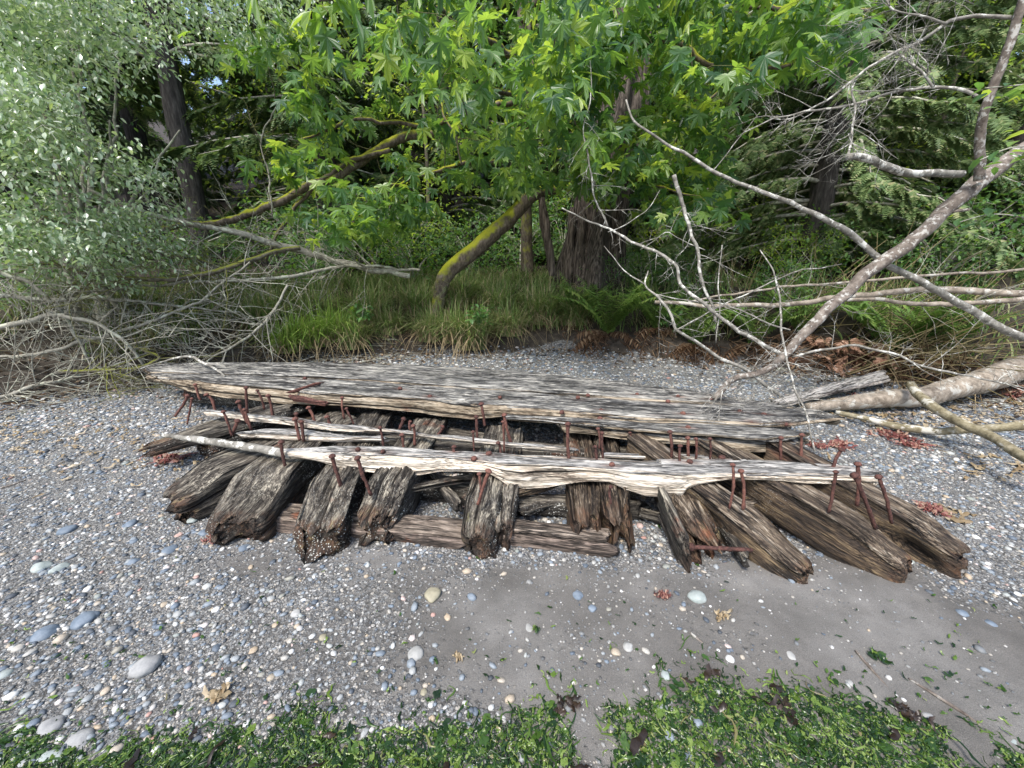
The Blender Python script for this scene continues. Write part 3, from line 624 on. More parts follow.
# countersunk bolt heads on the boards
for (px, py, z) in HEADS:
    p = at_z(px, py, z); mb = MB(); r = rng.uniform(.014, .02)
    tube(mb, np.array([p + [0, 0, q] for q in (-.012, .001, .007, .011, .012)]), r * np.array([1.1, 1.05, .9, .5, .1]), 9, .16, seed=px)
    mb.build("bolt_head", M['rust'], wreck)
# rusted strap on the deck edge
a, b = at_z(289, 391, .522), at_z(322, 382, .526); ax = (b - a); s = np.array([.0, -.03, 0])
loft4("iron_strap", M['rust'], lin([a + s, b + s], 30), lin([a - s, b - s], 30), lin([a + s - [0, 0, .014], b + s - [0, 0, .014]], 30), lin([a - s - [0, 0, .014], b - s - [0, 0, .014]], 30), wreck, jag=.02, amp=.003, groove=.001)
a, b = at_y(290, 396, at_z(300, 398, .45)[1] - .03), at_y(326, 401, at_z(300, 398, .45)[1] - .06)
loft4("iron_strap", M['rust'], lin([a, b], 30), lin([a + [0, .05, 0], b + [0, .05, 0]], 30), lin([a - [0, 0, .05], b - [0, 0, .06]], 30), lin([a + [0, .05, -.05], b + [0, .05, -.06]], 30), wreck, jag=.05, jagw=.2, amp=.008, groove=.003)
#PART3
# ------------------------------------------------------------------ driftwood, fallen tree
def pxpath(pts, ys):
    """pixel waypoints given distances (interpolated) -> world points"""
    pts = np.array(pts, float); ys = np.interp(np.linspace(0, 1, len(pts)), np.linspace(0, 1, len(ys)), ys)
    return np.array([at_y(p[0], p[1], y) for p, y in zip(pts, ys)])
def limb(name, mat, P, rad, parent, k=8, rough=.12, step=.04, wob=.012):
    Q = resample(P, step=step); n = len(Q); s = np.arange(n) * step
    w = np.stack([fbm(s * 4 + P[0][0] * 7, 1.1, q * 3.3, 3) for q in range(3)], -1) * wob * np.minimum(1, np.minimum(np.arange(n), np.arange(n)[::-1])[:, None] / 6)
    Q = Q + w
    mb = MB(); tube(mb, Q, rad, k, rough, seed=P[0][0] * 3.1 + P[0][2]); return mb.build(name, mat, parent), Q
def side_twigs(mb, Q, n, ln, r0, depth=1, up=.15, k=4, a=.15, b=1.0, zmin=None, wig=.12):
    T = np.gradient(Q, axis=0)
    for q in range(n):
        i = int(rng.uniform(a, b) * (len(Q) - 1)); d = T[i] / max(np.linalg.norm(T[i]), 1e-9)
        r = rng.normal(0, 1, 3); r -= d * r.dot(d); r /= np.linalg.norm(r)
        dirn = d * rng.uniform(.3, .9) + r * rng.uniform(.6, 1.0) + np.array([0, 0, up]); dirn /= np.linalg.norm(dirn)
        l = ln * rng.uniform(.35, 1.2); m = max(5, int(l / .06)); p = Q[i].copy(); pts = [p.copy()]
        for s in range(m):
            dirn = dirn + rng.normal(0, wig, 3); dirn /= np.linalg.norm(dirn); p = p + dirn * l / m
            if zmin is not None: p[2] = max(p[2], zmin)
            pts.append(p.copy())
        pts = np.array(pts); tube(mb, pts, [r0 * rng.uniform(.7, 1.1), r0 * .55, r0 * .25], k, 0, cap=False)
        if depth: side_twigs(mb, pts, rng.integers(2, 5), l * .5, r0 * .55, depth - 1, up, 3, .3, 1.0, zmin, wig)

# the pale log on the shingle at the right
a = at_ground(806, 410, .05); b = at_ground(905, 398, .14); c = at_ground(1010, 372, .19); d = c + (c - b) * 1.6
log = empty("driftwood_log", ground(b[0], b[1]) * np.array([0, 0, 1]) + b * np.array([1, 1, 0]), "smooth pale log lying on the shingle with its thin end at the deck corner", "log")
P = np.array([a + [0, 0, .03], b + [0, 0, .0], c + [0, 0, .0], d + [0, 0, .05]])
_, LQ = limb("trunk", M['logbark'], P, [.045, .095, .12, .14, .16, .17, .18], log, 14, .10, .05, .02)
limb("branch", M['olivebranch'], pxpath([(836, 412), (865, 419), (896, 427), (934, 431), (972, 428), (1024, 425), (1090, 418)], [LQ[6][1] - .1, 2.7]), [.022, .032, .034, .036], log, 9, .12)
limb("branch", M['olivebranch'], pxpath([(910, 384), (919, 394), (930, 405), (953, 419), (985, 433), (1010, 449), (1040, 466)], [LQ[22][1] - .1, 2.35]), [.035, .042, .036, .034], log, 9, .12)
# split driftwood board beside it
F0, F1 = at_ground(779, 404, .1), at_ground(893, 377, .16)
ax = F1 - F0; s = np.cross([0, 0, 1], ax); s /= np.linalg.norm(s)
A = lin([F0, F1], 90); wd = np.linspace(.05, .17, 90)[:, None]
o = loft4("driftwood_slab", M['drift'], A, A + s * wd + [0, 0, .05], A - [0, 0, .06], A + s * wd - [0, 0, .06], None, jag=.15, jagw=.15, amp=.014, groove=.009, nf=12)
tag(o, "split silver grey driftwood slab lying against the pale log", "driftwood")

# fallen bare tree leaning over the right end of the deck
ft0 = at_z(714, 399, .52)
ft = empty("fallen_tree", ft0, "bare fallen tree leaning from the right with its tip on the deck", "fallen tree")
P = pxpath([(714, 399), (732, 382), (773, 366), (782, 357), (808, 332), (836, 303), (849, 292), (896, 252), (943, 213), (983, 178), (1024, 152), (1090, 108), (1180, 55)], [ft0[1], 3.05, 3.2, 3.4, 3.5])
P = np.concatenate([P, [[7.2, 5.4, 5.0], [9.2, 7.6, 6.0]]])
_, TQ0 = limb("trunk", M['brownbranch'], P, [.022, .045, .058, .064, .08, .09, .10, .11], ft, 14, .22, .03, .018)
for q in range(9):
    i_ = int(rng.uniform(.06, .5) * len(TQ0)); d_ = rng.normal(0, 1, 3) + [0, -.5, .3]; d_ /= np.linalg.norm(d_); mb = MB(); tube(mb, np.array([TQ0[i_], TQ0[i_] + d_ * .07, TQ0[i_] + d_ * rng.uniform(.09, .16)]), [.024, .013, .009], 7, .3, seed=q); mb.build("broken_stub", M['brownbranch'], ft)
limb("branch", M['brownbranch'], pxpath([(979, 180), (981, 150), (983, 118), (991, 91), (1000, 70), (1007, 51), (1018, 20), (1032, -30)], [3.25, 3.1]), [.03, .028, .026, .024], ft, 9)
limb("branch", M['greybranch'], pxpath([(962, 174), (935, 174), (912, 172), (880, 164), (857, 156), (848, 157)], [3.28, 3.1]), [.026, .026, .028, .024], ft, 9)
limb("branch", M['greybranch'], pxpath([(1230, 448), (1150, 400), (1060, 356), (1024, 338), (990, 322), (953, 300), (910, 276), (878, 260), (849, 233), (817, 215), (766, 193), (740, 183), (719, 174), (683, 152), (650, 132), (632, 118), (626, 100)], [3.2, 3.35, 3.6, 3.9]),
     [.06, .056, .044, .034, .03, .026, .022, .016, .012, .008], ft, 10)
lp = [([(1014, 18), (999, 17), (975, 17), (947, 24), (928, 37), (896, 51), (872, 65), (841, 91), (809, 110), (790, 118), (770, 118)], [3.15, 3.3, 3.6], [.016, .016, .013, .01, .005]),
      ([(947, 24), (925, 17), (905, 15), (890, 10), (886, 0), (884, -12)], [3.2, 3.3], [.012, .008, .006]),
      ([(981, 99), (963, 91), (936, 88), (916, 90), (896, 93), (853, 103), (809, 112), (770, 120), (745, 132)], [3.15, 3.6], [.016, .014, .012, .009, .005]),
      ([(933, 87), (922, 72), (911, 65), (899, 55), (888, 52)], [3.2, 3.35], [.012, .01, .007]),
      ([(856, 80), (852, 92), (853, 110), (851, 128), (849, 148), (848, 157)], [3.4, 3.1], [.008, .011, .011]),
      ([(562, 208), (585, 220), (606, 227), (630, 240), (651, 250), (673, 263), (680, 280), (701, 301), (725, 322), (757, 342), (782, 354)], [4.0, 3.6, 3.25, 3.08], [.008, .013, .017, .019, .021, .024]),
      ([(674, 175), (681, 203), (688, 227), (697, 248), (701, 270), (711, 301), (716, 322)], [3.5, 3.28], [.024, .02, .017, .014]),
      ([(648, 271), (646, 284), (656, 296), (666, 308), (676, 329), (708, 349), (736, 365), (760, 382), (782, 396)], [3.6, 3.1, 2.98], [.008, .014, .017, .019, .021]),
      ([(760, 250), (775, 277), (782, 301), (785, 333), (789, 361), (799, 393), (806, 421), (815, 452)], [3.2, 2.85, 2.5], [.006, .009, .011, .010, .009]),
      ([(590, 60), (590, 96), (584, 130), (587, 150), (592, 185), (602, 213), (608, 227)], [3.9, 3.8], [.005, .009, .012]),
      ([(792, 357), (827, 349), (858, 347), (890, 354), (922, 366), (969, 376), (1024, 388)], [3.1, 2.9, 2.8], [.014, .012, .011, .007]),
      ([(733, 380), (729, 385), (721, 392), (720, 420), (722, 440), (724, 447)], [3.0, 2.62, 2.55], [.004, .005, .004]),
      ([(724, 447), (735, 446), (750, 443), (760, 438)], [2.5, 2.45], [.004, .004, .003]),
      ([(722, 245), (720, 290), (716, 343)], [3.3, 3.2], [.006, .007, .007]),
      ([(644, 284), (628, 272), (612, 256), (604, 246)], [3.6, 3.8], [.010, .006, .004]),
      ([(655, 294), (690, 300), (725, 305), (760, 320), (790, 330)], [3.45, 3.3], [.006, .009, .010]),
      ([(676, 330), (690, 322), (710, 312), (730, 303), (765, 285), (800, 272), (842, 264)], [3.35, 3.6], [.008, .008, .008, .005]),
      ([(608, 232), (625, 225), (640, 216), (650, 205), (660, 190)], [3.7, 3.9], [.006, .005, .003]),
      ([(705, 250), (680, 240), (668, 232), (655, 240), (640, 250)], [3.4, 3.5], [.006, .004, .003]),
      ([(712, 172), (725, 158), (738, 140), (752, 122), (760, 112)], [3.7, 3.6], [.006, .005, .003])]
allq = []
for pts, ys_, rr in lp:
    _, Q = limb("branch", M['greybranch'], pxpath(pts, ys_), np.array(rr) * .72, ft, 7, .12, .035, .018); allq.append(Q)
mb = MB()
for Q in allq[:12]: side_twigs(mb, Q, 18, .42, .0036, 2)
tag(mb.build("twig_tangle", M['greybranch'], ft), kind="stuff")

# bare pale poles lying on the bank behind it
for pts, ys_, rr, lab in [([(655, 302), (725, 306), (789, 304), (857, 296), (920, 290), (985, 293), (1040, 296), (1130, 300)], [4.3, 4.0, 3.9], [.018, .026, .034, .04], "thicker pale bare pole lying across the bank behind the leaning trunk"),
                          ([(842, 300), (880, 300), (940, 304), (1000, 300), (1060, 296), (1120, 292)], [4.05, 3.8], [.018, .024, .03], "thinner tan pole just under the pale pole at right"),
                          ([(688, 302), (760, 290), (840, 283), (920, 277), (1040, 268)], [4.4, 4.2], [.01, .014, .014], "thin straight grey pole crossing behind the fallen tree")]:
    P = pxpath(pts, ys_); r0 = P[0]
    pe = empty("bare_pole", r0, lab, "pole"); limb("stem", M['logbark'], P, rr, pe, 9, .1, .05, .015)
    mb = MB(); side_twigs(mb, resample(P, step=.05), 10, .5, .005, 1); tag(mb.build("twigs", M['twig'], pe), kind="stuff")
# thin pale stick on the left end of the deck
o, _ = limb("driftwood_stick", M['greybranch'], np.array([at_z(140, 369, .52), at_z(160, 362, .56), at_z(184, 356.5, .62), at_z(202, 362, .6), at_z(215, 369, .55), at_z(225, 376, .53)]), [.006, .012, .014, .012, .008], None, 8)
tag(o, "bowed thin grey stick resting on the left end of the deck", "stick")

# left tangle of dead fallen branches
SHORE = [([(410, 276), (338, 262), (302, 251), (267, 242), (232, 232), (197, 225), (150, 214), (90, 190)], [6.5, 5.6, 5.0], [.045, .05, .045, .03, .015], 'twig', "thick grey dead branch reaching left over the grass, topmost of the tangle"),
         ([(420, 270), (338, 267), (288, 278), (225, 281), (150, 285), (80, 292)], [6.6, 5.4, 4.8], [.02, .024, .02, .01], 'twig', "long straight dead branch just above the sedge bank"),
         ([(300, 248), (274, 250), (253, 260), (225, 271), (193, 278), (151, 279), (98, 274), (40, 262)], [5.8, 5.0, 4.6], [.03, .03, .025, .012], 'mosstwig', "yellow mossed dead branch in the middle of the left tangle"),
         ([(-60, 285), (7, 295), (77, 299), (141, 302), (183, 306), (240, 312)], [4.4, 4.8, 5.2], [.026, .024, .018, .008], 'twig', "low level grey branch stretching in from the left edge"),
         ([(288, 285), (267, 320), (246, 341), (214, 359), (190, 372)], [5.3, 4.9, 4.6], [.016, .016, .013, .008], 'twig', "bent dead stick slanting down to the left end of the deck"),
         ([(40, 215), (70, 228), (116, 242), (155, 250), (197, 260), (240, 275)], [4.8, 5.2, 5.6], [.035, .034, .026, .014], 'mosstwig', "dark brown dead limb under the leaves of the left shrub"),
         ([(-50, 340), (20, 322), (70, 318), (110, 330), (135, 350), (150, 375)], [4.2, 4.4, 4.5], [.03, .028, .022, .012], 'twig', "dead branch arching down to the dark ground at left"),
         ([(-40, 410), (10, 394), (50, 384), (100, 370), (150, 352)], [3.9, 4.2, 4.7], [.016, .02, .016, .008], 'twig', "pale dead stick low on the dark wrack at the left edge"),
         ([(60, 372), (120, 368), (160, 360), (120, 340), (100, 322)], [4.3, 4.6], [.02, .018, .012], 'mosstwig', "short crooked root by the left end of the deck"),
         ([(-60, 250), (0, 270), (50, 300), (80, 340), (95, 372)], [4.3, 4.4, 4.5], [.022, .02, .012], 'twig', "dead branch curving steeply down in front of the leaves at left"),
         ([(-50, 360), (40, 352), (120, 332), (200, 300), (250, 262)], [4.2, 4.6, 5.2], [.02, .02, .010], 'twig', "long dead branch rising to the right through the left tangle")]
for pts, ys_, rr, mt, lab in SHORE:
    P = pxpath(pts, ys_)
    P[:, 2] = np.maximum(P[:, 2], ground(P[:, 0], P[:, 1]) + .02)
    e = empty("dead_branch", P[0], lab, "dead branch", "dead branches tangled on the left bank")
    _, Q = limb("stem", M[mt], P, rr, e, 8, .15, .05, .03)
    mb = MB(); side_twigs(mb, Q, 32, .85, .0085, 2, up=.08, zmin=.2, wig=.075)
    tag(mb.build("twigs", M[mt], e), kind="stuff")

# mossy leaning log and arching mossed limb
P = pxpath([(430, 288), (447, 274), (480, 247), (505, 223), (520, 207), (533, 195), (545, 190), (556, 190)], [6.7, 7.1, 7.4])
P[0, 2] = ground(P[0, 0], P[0, 1]) - .15
e = empty("leaning_log", P[0], "leaning dead log coated in bright yellow green moss", "log")
limb("trunk", M['mosslog'], P, [.12, .125, .13, .135, .13, .115, .08], e, 16, .22, .05, .02)
mb = MB(); P2 = pxpath([(541, 197), (545, 225), (549, 250), (552, 276)], [7.25, 7.2]); tube(mb, resample(P2, 16), [.05, .085, .075, .06], 9, .35); mb.build("bark_slab", M['stump'], e)
for pts, ys_, rr, lab in [([(460, 130), (400, 140), (370, 155), (338, 176), (302, 188), (274, 204), (246, 214), (211, 223), (169, 227), (141, 235)], [7.0, 6.4, 6.2], [.07, .07, .06, .05, .03], "long mossy limb arching left out of the maple leaves"),
                          ([(390, 150), (350, 160), (320, 180), (290, 215), (265, 262)], [6.6, 6.4], [.035, .03, .022], "thin mossy limb bending down beside the arching limb"),
                          ([(272, 215), (268, 170), (262, 140), (270, 118), (285, 95)], [6.3, 6.3], [.014, .012, .008], "thin upright bare sapling left of the maple")]:
    P = pxpath(pts, ys_); e = empty("mossy_limb", P[0], lab, "limb")
    _, Q = limb("stem", M['mosslog'] if rr[0] > .02 else M['twig'], P, rr, e, 9, .15, .06, .03)
    mb = MB(); side_twigs(mb, Q, 12, .7, .008, 1, up=.2); tag(mb.build("twigs", M['mosstwig'], e), kind="stuff")

# old cedar snag with fluted hollow base
base = at_y(590, 283, 8.0); base[2] = ground(base[0], base[1])
st = empty("cedar_snag", base, "massive old grey tree trunk with a fluted hollow base behind the sedges", "tree trunk")
mb = MB(); Q = np.array([base + [x, y, z] for x, y, z in ((0, 0, -.2), (0, 0, .15), (.03, .02, .7), (.12, .05, 1.5), (.3, .1, 2.6), (.55, .2, 4.2), (.7, .3, 6.5), (.8, .3, 9))])
tube(mb, resample(Q, 70), [.66, .48, .43, .40, .37, .34, .31, .28], 64, .16, flute=.17, seed=2.0); mb.build("trunk", M['stump'], st)
for ang, ln in ((200, .9), (240, .8), (285, .8), (330, .9)):
    mb = MB(); d = np.array([math.cos(R(ang)), math.sin(R(ang)), 0])
    tube(mb, resample(np.array([base + d * .28 + [0, 0, .95], base + d * .42 + [0, 0, .3], base + d * ln * .8 + [0, 0, -.12]]), 18), [.12, .16, .10], 10, .25, seed=ang); mb.build("root_flare", M['stump'], st)
# slabs of split bark on the hollow side
for dx in (-.5, -.32, .38):
    mb = MB(); p0 = base + np.array([dx, -.5 + abs(dx) * .3, 0]); tube(mb, resample(np.array([p0 + [0, 0, -.1], p0 + [.02, .03, .7], p0 + [.05, .08, 1.45]]), 14), [.10, .11, .04], 8, .35, seed=dx); mb.build("bark_slab", M['stump'], st)
#PART4
# ------------------------------------------------------------------ leaf shapes
def poly_leaf(half, droop=.22, fold=.1):
    """half outline (angle from tip in degrees, radius) -> fan mesh, +Y towards the tip"""
    pr = [(a, r) for a, r in half] + [(-a, r) for a, r in half[::-1] if 0 < a < 180]
    V = [(0, 0, 0)]
    for a, r in pr:
        x, y = r * math.sin(R(a)), r * math.cos(R(a)); V.append((x, y, -droop * (x * x + y * y) + fold * abs(x)))
    n = len(pr); return np.array(V), [np.array([(0, 1 + (q + 1) % n, 1 + q) for q in range(n)])]
MAPH = [(0, 1.0), (7, .80), (12, .84), (16, .56), (25, .36), (34, .62), (39, .70), (46, .98), (52, .74), (59, .72), (68, .38), (80, .46), (92, .66), (101, .68), (112, .46), (145, .24), (180, .10)]
MAPLES = [poly_leaf(MAPH, .22, .1), poly_leaf(MAPH, .5, .3), poly_leaf(MAPH, .38, -.12)]; MAPLE = MAPLES[0]
OVAL = (np.array([(0, 0, 0), (.24, .35, .05), (.2, .7, .02), (0, 1, -.12), (-.2, .7, .02), (-.24, .35, .05), (0, .4, 0), (0, .72, -.03)], float),
        [np.array([(0, 1, 6), (1, 2, 6), (2, 7, 6), (2, 3, 7), (3, 4, 7), (4, 6, 7), (4, 5, 6), (5, 0, 6)])])
DIAM = (np.array([(0, 0, 0), (.27, .45, .04), (0, 1, -.1), (-.27, .45, .04)], float), [np.array([(0, 1, 2), (0, 2, 3)])])
def spray_tmpl(n=9, ln=.32, wid=.4, droop=.3, tw=.03):
    V, T = [], []
    for q in range(n):
        f = q / n; y = f * ln
        for s in (-1, 1):
            l = ln * wid * (1 - f * .75) * (.8 + .4 * random.random()); b = len(V)
            z0 = -droop * y * y / ln; ex, ey = s * l * .8, y + l * .6
            V += [(0, y, z0), (0, y + tw, z0), (ex, ey, z0 - droop * .6 * l + random.uniform(-.02, .02)), (s * l * .45 , y + l * .20 , z0 - .01), (s * l * .38, y + l * .62, z0 - .01)]
            T += [(b, b + 3, b + 4), (b, b + 4, b + 1), (b + 3, b + 2, b + 4)]
    return np.array(V), [np.array(T)]
SPRAYS = [spray_tmpl() for _ in range(3)]

def grow(nodes, nrad, targets, seg=.22, sag=.05, rmax=.02, rtip=.0022):
    """join every target point to the nearest wood already grown; returns the twigs and the direction each target is reached from"""
    nodes = [np.array(p, float) for p in nodes]; N = np.array(nodes); NR = np.array(nrad, float); out, dirs = [], []
    order = np.argsort(np.min(np.linalg.norm(targets[:, None] - N[None], axis=2), axis=1)); dirs = np.zeros_like(targets)
    for ti in order:
        p = targets[ti]; d = np.linalg.norm(N - p, axis=1) + .15 * np.maximum(0, N[:, 2] - p[2]); i = int(np.argmin(d)); L = d[i]; m = max(3, int(L / seg) + 2); u = np.linspace(0, 1, m)[:, None]
        pts = N[i] * (1 - u) + p * u; pts += np.array([0, 0, 1]) * (np.sin(u * np.pi) * L * .12) + rng.normal(0, .03, (m, 3)) * L * np.sin(u * np.pi)
        r0 = min(NR[i] * .75, rmax, .004 + .007 * L); out.append((pts, r0)); dd = pts[-1] - pts[-2]; dirs[ti] = dd / max(np.linalg.norm(dd), 1e-9)
        N = np.concatenate([N, pts[1:]]); NR = np.concatenate([NR, np.linspace(r0, rtip, m)[1:]])
    return out, dirs, N
def twig_mesh(tw, k=4):
    mb = MB()
    for pts, r0 in tw: tube(mb, pts, [r0, max(.0022, r0 * .35)], k, 0, cap=False)
    return mb
def leaves_at(mb, tmpl, pts, dirs, per, spread, size, droop=.5, jit=.5, flat=.3):
    n = len(pts) * per
    P = np.repeat(pts, per, 0) + rng.normal(0, 1, (n, 3)) * np.array([spread, spread, spread * .55])
    az0 = np.repeat(np.arctan2(-dirs[:, 0], dirs[:, 1]), per)
    batch(mb, tmpl[0], tmpl[1], P, az0 + rng.normal(0, 1.3, n), -np.abs(rng.normal(droop, jit, n)), rng.normal(0, flat, n), size * rng.uniform(.6, 1.15, n))
def inpoly(x, y, poly):
    c = np.zeros(len(x), bool); n = len(poly)
    for i in range(n):
        (x1, y1), (x2, y2) = poly[i], poly[(i + 1) % n]
        c ^= ((y1 > y) != (y2 > y)) & (x < (x2 - x1) * (y - y1) / (y2 - y1 + 1e-12) + x1)
    return c
def region(poly, n, y0, y1, yfun=None):
    """random world points at distance y0..y1 inside a sight-line polygon"""
    poly = np.array(poly, float); lo, hi = poly.min(0), poly.max(0); px = rng.uniform(lo[0], hi[0], n * 4); py = rng.uniform(lo[1], hi[1], n * 4)
    k = inpoly(px, py, poly); px, py = px[k][:n], py[k][:n]; Yv = rng.uniform(y0, y1, len(px))
    if yfun is not None: Yv = Yv + yfun(px, py)
    return np.array([at_y(a, b, c) for a, b, c in zip(px, py, Yv)])

# ------------------------------------------------------------------ big leaf maple
mbase = at_y(528, 262, 8.6); mbase[2] = ground(mbase[0], mbase[1])
mp = empty("maple_tree", mbase, "spreading maple with large lobed bright green leaves hanging over the bank", "tree")
tr = np.array([mbase + [0, 0, -.1], mbase + [-.05, -.1, 1.2], at_y(524, 120, 8.2), at_y(524, 40, 8.0), at_y(516, -60, 7.8), at_y(510, -200, 7.6)])
TQ = resample(tr, 60); mb = MB(); tube(mb, TQ, [.14, .11, .09, .08, .07, .06], 10, .15); mb.build("trunk", M['mosslog'], mp)
limbs = []
for pts, ys_, rr in [([(524, 140), (560, 95), (600, 60), (660, 40), (740, 70), (820, 60)], [8.2, 6.6, 5.6, 5.0], [.06, .05, .035, .018]), ([(524, 100), (470, 110), (420, 125), (360, 120), (300, 140)], [8.2, 6.8, 6.0], [.06, .045, .03, .015]),
                     ([(522, 60), (470, 30), (420, 0), (370, -10), (320, 0)], [8, 6.4, 4.4, 3.6], [.055, .045, .03, .012]), ([(526, 150), (500, 160), (450, 165), (410, 180), (370, 190)], [8.2, 7.0, 6.0], [.05, .04, .025, .012]),
                     ([(524, 120), (580, 150), (610, 165), (650, 185), (690, 195)], [8.2, 7.0, 5.8], [.05, .04, .025, .012]), ([(522, 20), (560, -20), (620, -20), (700, -10), (800, 10), (870, 10)], [7.9, 6.4, 5.2, 4.6], [.05, .04, .03, .015]),
                     ([(523, 80), (535, 60), (550, 40), (560, 10), (580, -40)], [8.1, 7.6], [.05, .04, .03]), ([(526, 160), (560, 150), (640, 130), (700, 110), (735, 75)], [8.3, 8, 7.4], [.05, .04, .025, .02]),
                     ([(523, 100), (480, 80), (440, 40), (438, 90), (452, 130), (462, 165)], [8.1, 5.4, 4.6, 4.6], [.045, .03, .016, .009])]:
    P = pxpath(pts, ys_); _, Q = limb("limb", M['mosslog'], P, rr, mp, 8, .15, .08, .04); limbs.append(Q)
nodes = np.concatenate(limbs); nrad = np.full(len(nodes), .025)
def ydep(px, py): return .0075 * (np.asarray(py) - 60) * (np.asarray(py) > 60) + .003 * np.abs(px - 500) * 0
tg = np.concatenate([region([(265, 120), (330, 60), (400, -40), (640, -40), (880, -40), (880, 20), (800, 75), (735, 120), (720, 190), (700, 225), (640, 215), (600, 190), (560, 175), (520, 195), (470, 190), (440, 225), (360, 245), (300, 220)], 340, 4.6, 7.0, ydep),
                     region([(295, 195), (345, 180), (410, 190), (440, 215), (380, 240), (310, 235)], 34, 5.2, 6.2), region([(225, 20), (330, 30), (330, 190), (270, 180), (240, 100)], 46, 5.6, 7.0), region([(560, 20), (670, 20), (660, 190), (590, 180)], 75, 4.8, 6.6), region([(575, 175), (720, 170), (730, 225), (660, 215), (600, 200)], 26, 5.4, 6.6),
                     region([(600, -40), (880, -40), (870, 30), (800, 70), (700, 80), (620, 60)], 50, 3.9, 5.2),
                     region([(390, 30), (600, 30), (600, 160), (440, 190), (400, 120)], 40, 3.9, 5.0)])
tg = tg[fbm(tg[:, 0] * 1.5, tg[:, 1] * 1.5, tg[:, 2] * 1.5, 2) > -.16]
tg = np.concatenate([tg, region([(590, 20), (665, 20), (665, 150), (600, 190), (575, 150)], 34, 5.2, 6.6)])
tw, dirs, N = grow(nodes, nrad, tg, rmax=.016)
tag(twig_mesh(tw).build("twigs", M['mosstwig'], mp), kind="stuff")
lb = MB()
for k_ in range(3): leaves_at(lb, MAPLES[k_], tg[k_::3] if k_ else tg, dirs[k_::3] if k_ else dirs, 5 if k_ == 0 else 8, .15, .165, .75, .5)
near = np.array([at_y(314, 0, 2.2), at_y(328, 12, 2.2), at_y(300, -10, 2.3), at_y(345, -5, 2.4), at_y(585, 90, 3.3), at_y(570, 105, 3.4), at_y(405, 55, 3.4), at_y(430, 10, 3.2), at_y(470, 20, 3.5), at_y(395, 20, 3.5), at_y(455, 95, 3.6), at_y(560, 15, 3.6)])
tw2, d2, _ = grow(np.concatenate([N[len(nodes):]]), np.full(len(N) - len(nodes), .01), near, rmax=.008); tag(twig_mesh(tw2).build("twigs", M['mosstwig'], mp), kind="stuff")
leaves_at(lb, MAPLES[1], near, d2, 4, .09, .14, .9, .35)
lb.build("leaves", M['maple'], mp, shade=False)
# foliage further in, its back-lit glow put into the yellow leaf colour
bb = region([(560, -40), (760, -40), (740, 60), (700, 130), (690, 170), (650, 160), (600, 110), (570, 60)], 130, 8.5, 12)
tw3, d3, _ = grow(limbs[7], np.full(len(limbs[7]), .03), bb, rmax=.012)
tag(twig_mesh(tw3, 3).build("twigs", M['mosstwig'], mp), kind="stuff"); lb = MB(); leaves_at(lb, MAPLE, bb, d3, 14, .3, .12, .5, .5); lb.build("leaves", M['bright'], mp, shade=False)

# ------------------------------------------------------------------ left shrub, silvered by sky glare put into its leaf colour
sbase = np.array([-5.6, 5.4, 0]); sbase[2] = ground(*sbase[:2])
sh = empty("sky_glare_shrub", sbase, "big shrub with small green leaves silvered with painted sky glare filling the left edge", "shrub")
stems = []
for tx, ty, tY in [(-30, 60, 4.6), (30, 100, 4.8), (70, 30, 5.4), (110, 120, 5.6), (60, 180, 4.7), (150, 190, 5.6), (10, 220, 4.3), (180, 130, 6.0), (120, 60, 5.9), (-60, 130, 4.2), (130, 240, 5.4), (60, -30, 5.2)]:
    e_ = at_y(tx, ty, tY); m_ = sbase * .45 + e_ * .55 + [0, .1, .5]; _, Q = limb("stem", M['twig'], np.array([sbase + rng.normal(0, .15, 3) * [1, 1, 0], m_, e_]), [.04, .028, .01], sh, 7, .1, .08, .05); stems.append(Q)
nodes = np.concatenate(stems)
tg = np.concatenate([region([(-80, -40), (60, -40), (130, 0), (155, 50), (165, 110), (160, 160), (180, 215), (160, 240), (120, 250), (60, 260), (0, 280), (-80, 290)], 1100, 4.0, 6.2), region([(100, -40), (330, -40), (300, 40), (250, 70), (180, 50), (130, 20)], 130, 5.4, 7), region([(-80, 60), (40, 90), (110, 160), (150, 215), (90, 240), (0, 260), (-80, 270)], 250, 3.7, 4.7),
                     region([(-60, 240), (150, 230), (190, 260), (120, 290), (30, 300), (-60, 300)], 60, 4.3, 5.4)])
tg = tg[fbm(tg[:, 0] * 1.4, tg[:, 1] * 1.4, tg[:, 2] * 2.2, 3) > -.12]
tw, dirs, _ = grow(nodes, np.full(len(nodes), .015), tg, rmax=.008)
tag(twig_mesh(tw, 3).build("twigs", M['twig'], sh), kind="stuff")
lb = MB(); leaves_at(lb, OVAL, tg, dirs, 30, .13, .068, .55, .5, .4); lb.build("leaves", M['silver'], sh, shade=False)

